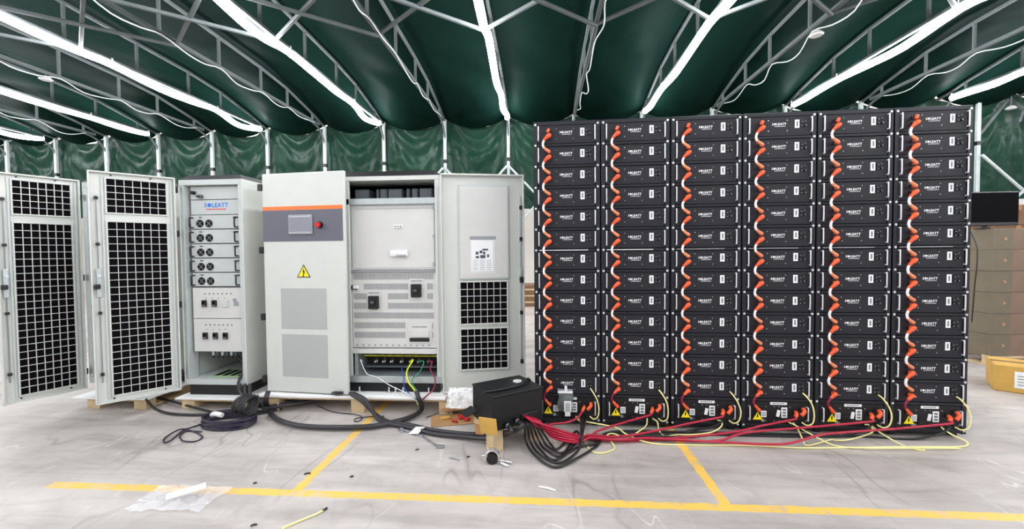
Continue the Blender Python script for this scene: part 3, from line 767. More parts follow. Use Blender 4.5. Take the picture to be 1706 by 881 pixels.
for k in range(5):
    o = pm0 if k == 0 else copy_tree(pm0); o.location = (BX, BY, 1.772-.133*(k+1)+.002)
    tag(o, 'grey twin-fan power module in the narrow cabinet, %s from the top' % ORD[k], 'power module', 'twin-fan power modules in the narrow cabinet')
pallet(BX+.02, BX+W+.03, 3.49, 4.35, 'wooden pallet under the narrow fan-module cabinet', .09)
b = MB(); b.box(BX-.03, BX+W+.06, 3.47, 4.4, .0905, .1045, 'foam', .003); tag(b.build('foam_board'), 'white foam board under the narrow fan-module cabinet', 'board', 'foam boards under the cabinets')

# --- cabinet at far left, mostly hidden behind the mesh door
AX = -4.262
root = empty('electrical_cabinet', (AX, BY, 0)); shell(root, .61, .82, .205, 2.09)
mesh_door(root, .50, (.010, -.032, 0), math.radians(180+65))
b = MB(); b.box(P0, P1, .045, .06, .5, 2.035, 'cabgrey', .002); b.build('inner_panel', root)
for z in (.32, 1.2, 1.95):
    b = MB(); b.box(-.03, .0, -.028, .0, z-.03, z+.03, 'plast', .004); b.build('door_hinge', root)
tag(root, 'leftmost white electrical cabinet, its open mesh door cut by the photo edge', 'cabinet')
pallet(AX+.08, AX+.66, 3.46, 4.35, 'wooden pallet under the leftmost cabinet', .09)
b = MB(); b.box(AX-.06, AX+.70, 3.44, 4.4, .0905, .1045, 'foam', .003); tag(b.build('foam_board'), 'white foam board under the leftmost cabinet', 'board', 'foam boards under the cabinets')

# --- wide inverter cabinet
CX0, CY0 = -2.49, 3.55; W, D = 1.615, .80
root = empty('inverter_cabinet', (CX0, CY0, 0)); z0, z1 = .245, 2.085
b = MB(); b.box(0, .012, 0, D, z0, z1, 'white', .003); b.build('side_panel', root)
b = MB(); b.box(W-.012, W, 0, D, z0, z1, 'white', .003); b.build('side_panel', root)
b = MB(); b.box(.012, W-.012, D-.012, D, z0, z1, 'cabgrey'); b.build('back_panel', root)
b = MB(); b.box(.012, W-.012, .0, D-.012, z0, z0+.06, 'zinc', .003); b.build('floor_panel', root)
b = MB(); b.box(.012, W-.012, 0.0, D-.012, z1-.04, z1, 'white', .003); b.build('top_frame', root)
b = MB(); b.box(.03, W-.03, .02, D-.02, z0-.085, z0, 'black', .004); b.build('plinth', root)
b = MB(); b.add([(.0, 0, z1), (W, 0, z1), (W, D, z1), (0, D, z1), (.06, .05, z1+.05), (W-.06, .05, z1+.05), (W-.06, D-.05, z1+.05), (.06, D-.05, z1+.05)], [(0, 1, 5, 4), (1, 2, 6, 5), (2, 3, 7, 6), (3, 0, 4, 7), (4, 5, 6, 7), (3, 2, 1, 0)], 'black'); b.build('roof_cap', root)
b = MB(); b.box(W-.05, W-.012, .0, .03, z0+.06, z1-.04, 'white', .003); b.box(W-.035, W-.022, -.006, 0, z0+.1, z1-.1, 'cabgrey', .002); b.build('right_upright', root)
b = MB(); b.box(.75, .79, .0, .03, z0+.06, z1-.04, 'white', .003); b.build('middle_upright', root)
IX0, IX1 = .79, W-.05
b = MB(); b.box(.012, W-.05, .0, .04, 1.835, 1.89, 'zinc', .003); b.build('cross_rail', root)
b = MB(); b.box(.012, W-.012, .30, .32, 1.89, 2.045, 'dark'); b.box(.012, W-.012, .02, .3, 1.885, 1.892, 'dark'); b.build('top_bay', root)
for x0, x1 in ((.80, .93), (1.00, 1.025), (1.035, 1.10), (1.11, 1.24), (1.28, 1.31), (1.33, 1.385), (1.40, 1.52)):
    b = MB(); b.box(x0, x1, .10, .28, 1.893, 1.985, 'greytr', .006); b.box(x0+.008, x1-.008, .094, .10, 1.90, 1.975, 'greytr', .003); b.build('transformer_block', root)
b = MB(); b.box(IX0, IX1, .03, .045, 1.255, 1.835, 'offwhite', .003); b.box(IX0+.03, IX0+.036, .026, .03, 1.27, 1.82, 'cabgrey'); b.box(IX0+.03, IX1-.03, .024, .03, 1.272, 1.30, 'offwhite', .002)
b.box(IX0+.03, IX1-.03, .024, .03, 1.80, 1.806, 'cabgrey'); b.box(IX0+.008, IX0+.014, .026, .03, 1.27, 1.82, 'gasket'); pn = b.build('cover_panel', root)
b = MB(); b.cyl((IX1-.012, .022, 1.28), (IX1-.012, .022, 1.82), .004, 'steel', 8)
for z in (1.31, 1.55, 1.80): b.cyl((IX1-.012, .028, z), (IX1-.012, .008, z), .014, 'gasket', 12)
b.build('latch', pn)
b = MB(); b.box(1.185, 1.265, .018, .031, 1.625, 1.655, 'label', .003)
for k in range(3): b.box(1.195+.024*k, 1.21+.024*k, .017, .018, 1.634, 1.646, 'print')
b.build('terminal_block', pn)
b = MB(); b.box(1.155, 1.31, .004, .031, 1.375, 1.43, 'label', .004); b.box(1.16, 1.30, -.002, .006, 1.392, 1.414, 'label', .002)
for k in range(7): b.box(1.212+.0135*k, 1.219+.0135*k, .002, .0045, 1.372, 1.386, 'print')
b.build('terminal_block', pn)
# vent panel with slots, breakers and hatch
b = MB(); b.box(IX0, IX1, .03, .045, .555, 1.235, 'offwhite', .003); b.box(IX0, IX1, .01, .045, 1.235, 1.252, 'gasket', .003); vp = b.build('vent_panel', root)
rows = [(1.195, [(0, 1)]), (1.105, [(.13, .70), (.92, 1)]), (1.018, [(0, .21), (.43, .70), (.92, 1)]), (.932, [(0, .21), (.43, 1)]), (.845, [(0, 1)]), (.757, [(0, .65), (.975, 1)]), (.670, [(0, .65), (.975, 1)])]
b = MB(); xa, xb = IX0+.015, IX1-.025
for z, segs in rows:
    for a, c in segs:
        n = int((c-a)*(xb-xa)/.0105)
        for k in range(max(n, 1)): x = xa+a*(xb-xa)+k*.0105; b.box(x, x+.0052, .0292, .0302, z-.027, z+.027, 'print')
b.build('vent_slots', vp)
for x, z in ((.995, .965), (1.385, 1.07)):
    b = MB(); b.box(x-.07, x+.07, .027, .031, z-.09, z+.105, 'offwhite', .002); b.box(x-.045, x+.045, -.01, .03, z-.058, z+.058, 'plast', .005); b.box(x-.024, x+.024, -.02, -.01, z-.03, z+.028, 'black', .003); b.box(x-.014, x+.014, -.032, -.018, z-.006, z+.014, 'greytr', .003)
    marks(b, x, z+.08, .0268, .10, .009, 'print'); b.build('circuit_breaker', vp)
b = MB(); b.box(IX0+.012, IX0+.065, .006, .03, 1.085, 1.115, 'label', .003); b.box(IX0+.005, IX0+.02, .002, .03, 1.082, 1.118, 'plast', .002)
for k in range(3): b.box(IX0+.025+.013*k, IX0+.032+.013*k, .004, .008, 1.078, 1.09, 'plast')
b.build('small_breaker', vp)
b = MB(); b.box(1.295, 1.515, .024, .031, .595, .765, 'offwhite', .003); b.box(1.315, 1.495, .012, .026, .650, .725, 'offwhite', .006); b.box(1.315, 1.495, .018, .026, .612, .645, 'plast', .003)
marks(b, 1.405, .740, .0235, .13, .009, 'print'); b.build('hatch', vp)
b = MB()
for k in range(13): b.cyl((IX0+.04+.055*k, .03, .578), (IX0+.04+.055*k, .024, .578), .008, 'gasket', 8)
b.build('rivets', vp)
b = MB(); b.box(IX0, IX1, .005, .045, .505, .548, 'offwhite', .003); b.build('lower_rail', root)
# busbar bay
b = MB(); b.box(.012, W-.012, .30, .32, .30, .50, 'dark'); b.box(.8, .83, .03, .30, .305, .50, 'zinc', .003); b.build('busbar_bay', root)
b = MB(); b.box(.85, W-.03, .12, .14, .452, .464, 'yelgreen', .002); b.box(1.13, W-.03, .145, .20, .455, .50, 'brown', .003); b.box(.85, 1.12, .145, .2, .46, .50, 'greytr', .003); b.box(.87, W-.04, .10, .20, .355, .37, 'greytr', .003); b.box(.87, W-.04, .2, .22, .37, .45, 'black', .003); b.build('insulator_bar', root)
TX = [.985, 1.058, 1.130, 1.222, 1.305, 1.380, 1.470]
for x in TX:
    b = MB(); b.box(x-.016, x+.016, .09, .12, .395, .45, 'plast', .004); b.box(x-.018, x+.010, .075, .092, .412, .426, 'chrome', .002); b.cyl((x-.004, .09, .42), (x-.004, .05, .42), .007, 'chrome', 10); b.box(x-.012, x+.014, .10, .14, .470, .50, 'plast', .003); b.build('terminal', root)
for x in (.86, 1.13, 1.19, 1.26, 1.49):
    b = MB(); b.cyl((x, -.012, z0-.085), (x, -.012, z0-.035), .007, 'bolt', 8); b.cyl((x, -.012, z0-.085), (x, -.012, z0-.075), .014, 'bolt', 6); b.build('bolt', root)
# left door (outside)
dr = empty('door', (.01, -.035, 0)); dr.parent = root; dr.rotation_euler = (0, 0, math.radians(-5.5)); DW = .80
b = MB(); b.box(0, DW, -.0, .03, .17, 2.118, 'white', .006); b.build('door_panel', dr)
b = MB(); b.box(.002, DW-.02, -.0015, 0, 1.792, 1.825, 'orange'); b.build('orange_stripe', dr)
b = MB(); b.box(.002, DW-.02, -.0018, 0, 1.515, 1.791, 'band'); bd = b.build('dark_band', dr)
b = MB(); b.box(.262, .495, -.016, 0, 1.575, 1.748, 'gasket', .006); b.box(.275, .482, -.0175, -.015, 1.603, 1.722, 'screen', .003); b.box(.268, .489, -.0172, -.015, 1.728, 1.734, 'chrome'); b.box(.268, .489, -.0172, -.015, 1.587, 1.592, 'chrome'); b.build('touch_screen', dr)
b = MB(); b.cyl((.562, 0, 1.655), (.562, -.012, 1.655), .030, 'plast', 20); b.cyl((.562, -.012, 1.655), (.562, -.03, 1.655), .014, 'red', 16); b.cyl((.562, -.028, 1.655), (.562, -.045, 1.655), .026, 'red', 20, .022); b.build('emergency_stop', dr)
def tri(b, cx, cz, s, y, m, t=.001): b.poly([(cx-s*.5, cz-s*.29), (cx+s*.5, cz-s*.29), (cx, cz+s*.577)], y, t, m)
b = MB(); tri(b, .395, 1.235, .135, -.001, 'plast'); tri(b, .395, 1.235, .108, -.0018, 'yellow'); b.poly([(.400, 1.285), (.383, 1.243), (.393, 1.243), (.386, 1.206), (.380, 1.210), (.391, 1.197), (.399, 1.213), (.394, 1.210), (.409, 1.254), (.398, 1.254)], -.0026, .0008, 'plast'); b.build('warning_sign', dr)
for zz in ((.740, 1.100), (.310, .690)):
    b = MB(); b.box(.165, .610, -.003, 0, zz[0], zz[1], 'mesh', .001); b.build('air_vent', dr)
for z in (.28, .84, 1.44, 2.0):
    b = MB(); b.box(-.04, .0, -.012, .02, z-.03, z+.03, 'plast', .004); b.build('door_hinge', dr)
# right door (inside face), swung fully back
dr = empty('door', (W+.004, -.012, 0)); dr.parent = root; dr.rotation_euler = (0, 0, math.radians(12.5)); DW = .735
b = MB(); b.box(0, DW, 0, .012, .17, 2.09, 'white', .003)
for x0, x1 in ((0, .014), (DW-.045, DW)): b.box(x0, x1, -.035 if x1 < .1 else -.008, 0, .17, 2.09, 'cabgrey' if x1 > .1 else 'white', .003)
for q0, q1 in ((.17, .185), (2.075, 2.09)): b.box(0, DW, -.035, 0, q0, q1, 'white', .003)
b.box(DW-.012, DW, -.035, 0, .17, 2.09, 'white', .002)
b.build('door_panel', dr)
b = MB(); b.box(.155, .60, -.02, 0, 1.165, 1.995, 'cabgrey', .006); b.box(.17, .585, -.022, -.019, 1.18, 1.98, 'offwhite', .002); ip = b.build('inner_panel', dr)
for q0, q1 in ((.775, 1.14), (.37, .725)):
    o1, o2 = .165, .575
    b = MB(); b.box(o1, o2, -.010, -.001, q0, q1, 'filter'); b.build('air_filter', dr)
    b = MB(); fr = .012
    b.box(o1-fr, o1, -.024, 0, q0-fr, q1+fr, 'white', .002); b.box(o2, o2+fr, -.024, 0, q0-fr, q1+fr, 'white', .002); b.box(o1, o2, -.024, 0, q0-fr, q0, 'white', .002); b.box(o1, o2, -.024, 0, q1, q1+fr, 'white', .002)
    for k in range(1, 7): x = o1+(o2-o1)*k/7; b.box(x-.0025, x+.0025, -.02, -.008, q0, q1, 'white')
    for k in range(1, 6): z = q0+(q1-q0)*k/6; b.box(o1, o2, -.021, -.009, z-.0025, z+.0025, 'white')
    b.build('grille', dr)
b = MB(); b.cyl((DW-.03, -.02, .4), (DW-.03, -.02, 1.9), .005, 'steel', 8)
for z in (1.80, 1.52, .86, .42): b.box(DW-.042, DW-.018, -.03, -.006, z-.018, z+.018, 'plast', .003)
b.build('lock_rod', dr)
b = MB(); b.box(DW-.045, DW-.012, -.045, -.006, 1.13, 1.18, 'plast', .006); b.box(DW-.042, DW-.018, -.03, -.006, 1.19, 1.27, 'zinc', .003); b.build('latch', dr)
b = MB(); b.box(.255, .475, -.0245, -.021, 1.215, 1.535, 'tarpfilm', .001); b.box(.25, .48, -.0255, -.021, 1.515, 1.545, 'gasket', .001); pc = b.build('document_pouch', dr)
b = MB(); b.box(.265, .455, -.028, -.0245, 1.235, 1.505, 'label', .001)
for x0, x1, q0, q1 in ((.36, .41, 1.42, 1.435), (.30, .325, 1.385, 1.41), (.335, .36, 1.395, 1.42), (.365, .385, 1.385, 1.41), (.30, .33, 1.352, 1.372), (.34, .385, 1.352, 1.38), (.40, .418, 1.36, 1.385)): b.box(x0, x1, -.0286, -.028, q0, q1, 'paperpic')
for k in range(6):
    for x0 in (.275, .335, .395): b.box(x0, x0+.045, -.0286, -.028, 1.25+.016*k, 1.254+.016*k, 'gasket')
b.build('printed_sheet', pc)
tag(root, 'wide white inverter cabinet with orange striped door and open interior', 'cabinet')
pallet(CX0+.02, CX0+W+.10, 3.475, 4.35, 'long wooden pallet under the wide inverter cabinet', .128)
b = MB(); b.box(CX0-.03, CX0+W+.05, 3.45, 4.42, .1285, .1585, 'foam', .006); tag(b.build('foam_board'), 'white board between the wide inverter cabinet and its pallet', 'board', 'foam boards under the cabinets')
# crumpled clear plastic by the right door
def crump(name, cx, cy, w, d, z0, h, m, seed, lab, cat, n=26):
    def f(u, v):
        e = min(u, 1-u, v, 1-v); k = min(1, e*5)
        x = cx+(u-.5)*w+.04*noise.noise(Vector((u*3, v*3, seed))); y = cy+(v-.5)*d+.04*noise.noise(Vector((u*3, v*3, seed+9)))
        return (x, y, z0+.002+h*abs(noise.noise(Vector((u*4, v*4, seed+3))))*(.3+.7*k)+.3*h*abs(noise.noise(Vector((u*11, v*11, seed+5)))))
    o = grid(f, n, n, m, name, True); tag(o, lab, cat); return o
def drape(u, v):
    x = -.80+.24*u; z = .10+.15*(1-v)
    return (x+.02*noise.noise(Vector((u*4, v*4, 3))), 3.44-.08*v-.02*noise.noise(Vector((u*7, v*3, 8)))-.03*abs(noise.noise(Vector((u*15, v*9, 5)))), z)
tag(grid(drape, 24, 16, 'tarpfilm', 'plastic_sheet'), 'crumpled translucent plastic sheet under the papered cabinet door', 'plastic sheet')

# ------------------------------------------------------------------ black junction box on blocks, clutter
bx0 = Vector((-.339, 2.806, 0)); bxL = Vector((-.535, 3.092, 0)); bxR = Vector((.02, 3.05, 0))
ux = (bxR-bx0); wR = .405; ux.normalize(); ang = math.atan2(ux.y, ux.x)
t = empty('junction_box', (bx0.x, bx0.y, .15), ang)
Lw, Ld, Lh = .42, .34, .235
sk = .0
b = MB(); b.box(0, Lw, 0, Ld, 0, Lh, 'black', .006); b.build('case', t)
b = MB(); b.box(-.004, Lw+.004, -.004, Ld+.004, Lh, Lh+.014, 'black', .004); b.build('lid', t)
gl = [(.10, .035), (.18, .05), (.255, .055), (.285, .055), (.315, .055)]
for x, z in gl[:2]:
    b = MB(); b.cyl((x, 0, z), (x, -.03, z), .022, 'plast', 12); b.cyl((x, -.03, z), (x, -.038, z), .016, 'bolt', 12); b.build('cable_gland', t)
b = MB(); b.box(.22, .36, -.012, 0, .02, .085, 'plast', .003); b.build('terminal_plate', t)
b = MB(); b.cyl((Lw-.1, Ld*.6, Lh+.014), (Lw-.1, Ld*.6, Lh+.02), .035, 'tarpfilm', 12); b.build('torn_tape', t)
tag(t, 'black steel junction box standing on blocks left of the racks', 'junction box')
BMX = Matrix.Translation((bx0.x, bx0.y, .15)) @ Matrix.Rotation(ang, 4, 'Z')
def bl(x, y, z): return BMX @ Vector((x, y, z))
def block(name, x, y, w, d, z0, h, rz, m, lab, cat):
    t_ = MB(); t_.box(-w/2, w/2, -d/2, d/2, 0, h, m, .004); o = t_.build(name, None, (x, y, z0)); o.rotation_euler = (0, 0, rz); tag(o, lab, cat); return o
q = bl(.035, .05, 0); block('wood_block', q.x, q.y, .09, .09, 0, .149, ang+.1, 'wood', 'pale wood block under the front corner of the junction box', 'wood block')
q = bl(.36, .05, 0); block('wood_block', q.x, q.y, .09, .09, 0, .149, ang-.1, 'wood', 'wood block under the junction box, at the rack side', 'wood block')
q = bl(.05, .29, 0); block('wood_block', q.x, q.y, .09, .09, 0, .149, ang, 'wood', 'wood block under the rear left corner of the junction box', 'wood block')
q = bl(.37, .29, 0); block('wood_block', q.x, q.y, .09, .09, 0, .149, ang, 'wood', 'wood block under the rear right corner of the junction box', 'wood block')
# cardboard flap and ring leaning against the front block
q = bl(-.03, -.02, 0)
b = MB(); xf = Matrix.Translation((q.x-.01, q.y+.03, .14)) @ Matrix.Rotation(-.25, 4, 'Z') @ Matrix.Rotation(.25, 4, 'X')
b.box(-.07, .06, -.006, .0, .0, .13, 'card_y', .002, xf); b.box(-.11, -.05, .0, .006, -.02, .07, 'card', .002, xf)
tag(b.build('cardboard_flap'), 'small tan cardboard piece against the near corner of the junction box', 'cardboard')
t = empty('pipe_clamp', (q.x+.02, q.y-.09, 0))
b = MB(); n = 18
for k in range(n):
    a0, a1 = PI*.05+PI*1.1*k/n, PI*.05+PI*1.1*(k+1)/n
    b.beam((.045*math.cos(a0), 0, .045+.045*math.sin(a0)), (.045*math.cos(a1), 0, .045+.045*math.sin(a1)), .05, .008, 'chrome')
b.build('band', t)
b = MB(); b.cyl((0, -.03, .036), (0, .03, .036), .036, 'plast', 14); b.build('rubber_insert', t)
tag(t, 'shiny metal clamp with black insert on the floor before the junction box', 'clamp')
# flattened carton with red scraps
def sheetbox(name, x, y, w, d, z, rz, m, lab, cat, tilt=0.0, t_=.006):
    b_ = MB(); b_.box(-w/2, w/2, -d/2, d/2, 0, t_, m, .002); o = b_.build(name, None, (x, y, z)); o.rotation_euler = (tilt, 0, rz); tag(o, lab, cat); return o
cp = G(755, 700); sheetbox('cardboard_sheet', cp.x, cp.y, .36, .22, .002, .25, 'card', 'flat brown cardboard under the red scraps left of the junction box', 'cardboard')
t = empty('open_carton', tuple(G(765, 688)), .15); b = MB(); b.box(-.15, .13, 0, .16, .009, .055, 'card', .003); b.build('body', t)
b = MB(); b.box(-.15, .13, -.07, 0, .05, .056, 'card', .002); b.build('flap', t)
tag(t, 'low crushed brown carton between cabinet pallet and junction box', 'carton')
for k, (x, y, s) in enumerate([(768, 697, .10), (757, 702, .06), (778, 700, .05)]):
    g = G(x, y, .014); rr = random.Random(k); b = MB()
    pts = [(g.x+rr.uniform(-s, s)*.5, g.y+rr.uniform(-s, s)*.3, .014+rr.uniform(0, .02)) for _ in range(9)]
    b.tube(pts, .006, 'red', 6, 4)
    tag(b.build('red_wire_scrap'), ['tangle of red wire scrap, the largest on the cardboard', 'small red wire scrap left on the cardboard', 'small red wire scrap nearest the junction box'][k], 'wire scrap')
b = MB(); g = G(742, 697, .012); b.box(-.04, .04, -.02, .02, 0, .02, 'card_y', .004); o = b.build('cardboard_scrap', None, (g.x, g.y, .009)); o.rotation_euler = (0, 0, .5); tag(o, 'small tan cardboard scrap beside the red wire scraps', 'cardboard')
b = MB(); b.tube([G(710, 695, .005), G(725, 690, .012), G(740, 682, .02), G(745, 683, .012), G(747, 688, .02)], .0035, 'blackcable', 6, 5); tag(b.build('wire_piece'), 'short stiff black wire lying before the wide cabinet pallet', 'wire')
q = G(776, 667, .10); b = MB(); b.box(-.04, .06, -.06, .06, 0, .006, 'black', .002); o = b.build('black_flap', None, (bl(-.06, .30, 0).x, bl(-.06, .30, 0).y, .20)); o.rotation_euler = (.0, -.35, ang); 
o.parent = None; tag(o, 'black plate sticking out left behind the junction box', 'plate')

# wrench assembly, pliers, bits on floor
t = empty('cable_cutter', tuple(G(715, 722)))
gp = lambda x, y, z=.008: G(x, y, z)-G(715, 722)
b = MB(); b.tube([gp(668, 715), gp(690, 722), gp(704, 727)], .007, 'steel', 8, 3); b.tube([gp(664, 717), gp(666, 713), gp(674, 715), gp(672, 720), gp(664, 717)], .004, 'steel', 6, 4); b.build('handle', t)
b = MB(); b.tube([gp(700, 722), gp(715, 734), gp(731, 744)], .007, 'steel', 8, 3); b.box(gp(733, 744).x-.03, gp(733, 744).x+.03, gp(733, 744).y-.012, gp(733, 744).y+.02, 0, .016, 'steel', .005); b.build('spanner', t)
b = MB(); c0 = gp(693, 718, .02); b.add([c0+Vector((-.05, -.03, -.01)), c0+Vector((.03, -.045, 0)), c0+Vector((.06, .05, .015)), c0+Vector((-.01, .03, .02)), c0+Vector((0, 0, .035))], [(0, 1, 4), (1, 2, 4), (2, 3, 4), (3, 0, 4)], 'foam'); b.build('tape_wrap', t)
tag(t, 'steel spanner tool with white tape lying beside the thick black cables', 'tool')
t = empty('pliers', tuple(G(835, 772)), -.5)
b = MB(); b.tube([(-.06, .0, .012), (-.02, .008, .012), (.02, .022, .012), (.07, .03, .012)], .010, 'chrome', 8, 4); b.build('handle', t)
b = MB(); b.tube([(-.06, .004, .012), (-.02, -.002, .012), (.02, -.012, .012), (.07, -.02, .012)], .010, 'chrome', 8, 4); b.build('handle', t)
b = MB(); b.cyl((-.065, 0, .0), (-.065, 0, .024), .022, 'steel', 10); b.cyl((-.02, .003, 0), (-.02, .003, .026), .016, 'chrome', 10); b.build('jaw', t)
tag(t, 'small shiny metal pliers on the floor before the junction box', 'pliers')
t = empty('cut_cable', tuple(G(500, 868)))
g2 = lambda x, y, z=.006: G(x, y, z)-G(500, 868)
b = MB(); b.tube([g2(470, 880), g2(500, 867), g2(525, 857), g2(538, 850)], .0055, 'yellowcable', 8, 5); b.build('sheath', t)
b = MB(); b.tube([g2(536, 851), g2(545, 846)], .006, 'plast', 8, 3); b.build('end_cap', t)
tag(t, 'cut pale yellow cable with a black end at the bottom of the photo', 'cable')
for k, (x, y, m, s, lab) in enumerate([(512, 790, 'plast', .018, 'tiny black clip beside the slanting yellow line left of centre'), (425, 806, 'plast', .009, 'tiny dark chip above the yellow line near the plastic bag'), (423, 876, 'plast', .014, 'tiny black bit at the bottom edge of the photo'), (586, 795, 'plast', .010, 'tiny dark chip on the floor right of the slanting yellow line'), (912, 815, 'label', .05, 'white plastic sliver on the floor beside the long yellow line'), (757, 765, 'gasket', .04, 'thin grey sliver on the floor before the spanner'), (695, 750, 'plast', .012, 'tiny dark clip on the floor below the spanner'), (780, 762, 'plast', .010, 'tiny dark chip left of the metal clamp')]):
    g = G(x, y); b = MB(); b.tube([(-s, -s*.3, .005), (0, 0, .008), (s, s*.25, .004)], .0045 if s < .03 else .006, m, 6, 3)
    o = b.build('floor_scrap', None, (g.x, g.y, 0)); o.rotation_euler = (0, 0, -.6 if m == 'label' or m == 'gasket' else .3); tag(o, lab, 'scrap')
# clear plastic bag on the floor
g = G(300, 830); crump('plastic_bag', g.x, g.y, .44, .24, 0, .05, 'film', 3.0, 'crumpled clear plastic bag lying on the yellow floor line', 'plastic bag', 34)
b = MB(); xf = Matrix.Translation((g.x+.05, g.y-.01, .05)) @ Matrix.Rotation(.75, 4, 'Z') @ Matrix.Rotation(.1, 4, 'X'); b.box(-.09, .09, -.03, .03, 0, .003, 'label', .001, xf)
tag(b.build('paper_slip'), 'white paper slip lying on the clear plastic bag', 'paper')

# coil of dark cable
t = empty('cable_coil', tuple(G(385, 706)))
c0 = G(378, 710)-G(385, 706)
rr = random.Random(4)
b = MB(); pts = []
for k in range(7*14):
    a = 2*PI*k/14; L_ = k//14
    pts.append((c0.x+(.20+.018*math.sin(a*.37))*math.cos(a), c0.y+.03+(.13)*math.sin(a), .012+.011*L_+rr.uniform(-.002, .002)))
b.tube(pts, .0085, 'purplecable', 7, 2); b.build('lower_coil', t)
b = MB(); pts = []
for k in range(9*14):
    a = 2*PI*k/14; L_ = k/14
    pts.append((.06+.075*math.cos(a)*.4+.012*L_+rr.uniform(-.006, .006), .03+.06*math.sin(a)*.4+.05*math.cos(a), .150+.066*math.sin(a)+.004*math.sin(a*.31)))
b.tube(pts, .0085, 'blackcable', 7, 2); b.build('upper_coil', t)
b = MB(); b.tube([(-.11, -.06, .10), (-.06, -.085, .118), (.0, -.09, .108)], .02, 'tarpfilm', 8, 4); b.build('plastic_tie', t)
b = MB(); gq = lambda x, y: G(x, y, .008)-G(385, 706)
b.tube([gq(350, 700), gq(330, 708), gq(305, 717), gq(285, 733), gq(274, 737), gq(276, 728), gq(300, 715), gq(318, 717), gq(337, 727), gq(325, 735), gq(305, 734), gq(300, 725), gq(312, 718), gq(336, 719)], .0055, 'purplecable', 7, 5); b.build('loose_end', t)
tag(t, 'coiled dark purple black cable heaped before the narrow cabinet', 'cable coil')

# ------------------------------------------------------------------ floor cables
def cable(name, pts, r, m, lab, group=None, cat='cable', n=8, sub=6):
    b_ = MB(); b_.tube(pts, r, m, n, sub); o = b_.build(name); tag(o, lab, cat, group); return o
def Gs(lst, z): return [G(x, y, z) for x, y in lst]
# thick pair from the inverter cabinet
cable('thick_cable', [V(447, 652, 3.42), V(443, 665, 3.38)]+Gs([(447, 680), (460, 697), (500, 709), (560, 712), (620, 710), (660, 702), (690, 692)], .03)+[G(703, 680, .05), V(698, 665, 3.40), V(694, 652, 3.44)], .021, 'thickcable', 'thickest black cable sweeping in a big loop before the wide cabinet')
for k in range(2):
    cable('thick_cable', [V(583+5*k, 655, 3.44), V(603+5*k, 668-2*k, 3.38), G(628, 692+3*k, .03), G(650, 703+3*k, .025), G(680, 707+4*k, .02), G(720, 716+6*k, .02), G(770, 722+5*k, .03), G(810, 723+7*k, .05), G(835+5*k, 720+5*k, .10), bl(gl[k][0]-.01, -.10, gl[k][1]-.01), bl(gl[k][0], -.04, gl[k][1])], .017, 'thickcable', ['upper of two black cables running from the wide cabinet into the junction box', 'lower of two black cables running from the wide cabinet into the junction box'][k])
for k in range(3):
    cable('thick_cable', [V(400+8*k, 640, 3.49), V(402+8*k, 655+2*k, 3.42), V(420+8*k, 664+3*k, 3.40), G(432+4*k, 676+2*k, .05), G(470, 668+4*k, .06), G(520+6*k, 657+4*k, .07), V(560+5*k, 654, 3.42)], .014, 'thickcable', ['first', 'second', 'third'][k]+' counted upward of the black cables between the narrow and wide cabinets' if 0 else ['topmost', 'middle', 'lowest'][k]+' of three black cables passing between the narrow and wide cabinets')
cable('black_cable', [V(243, 664, 3.44)]+Gs([(258, 680), (285, 689), (330, 691), (365, 690), (420, 690), (470, 680)], .014), .011, 'blackcable', 'black cable emerging under the open mesh door towards the coil')
cable('black_cable', Gs([(262, 662), (300, 672), (340, 683), (380, 690), (440, 684)], .03), .011, 'blackcable', 'second black cable from under the narrow cabinet, behind the coil')
cable('thin_cable', Gs([(530, 676), (555, 686), (590, 690), (603, 694), (600, 700), (592, 702), (593, 697), (615, 694), (640, 693)], .006), .004, 'blackcable', 'thin black cable with a small curl before the wide cabinet pallet')
# wires from the busbar bay into the thick cable
cy = CY0
for (x, pxs, m, lab, r) in [(TX[0]-.11, [(601, 600), (611, 622), (628, 628), (650, 642), (680, 656), (694, 668)], 'whitecable', 'thin white wire from the busbar bay down to the thick cable', .004),
                         (TX[4], [(688, 600), (678, 618), (680, 635), (692, 652), (696, 668)], 'yelgreen', 'yellow green earth wire hanging from the busbar bay', .007),
                         (TX[5], [(706, 602), (700, 618), (688, 630), (688, 642), (698, 655), (697, 668)], 'greencable', 'green wire hanging from the busbar bay', .005),
                         (TX[6], [(720, 602), (717, 615), (725, 632), (722, 648), (710, 660), (699, 670)], 'maroon', 'dark red wire hanging from the busbar bay', .006),
                         (TX[3], [(670, 618), (673, 630), (674, 646), (684, 658), (696, 668)], 'bluecable', 'blue wire hanging from the busbar bay', .0045)]:
    pts = [Vector((CX0+x-.004, cy+.05, .42))] if m != 'bluecable' else [Vector((CX0+x, cy+.07, .37))]
    n_ = len(pxs)
    for k, (a, c) in enumerate(pxs): pts.append(V(a, c, cy-.03-.09*k/(n_-1)))
    pts.append(V(696, 674, 3.42)); cable('wire', pts, r, m, lab, 'coloured wires of the busbar bay')
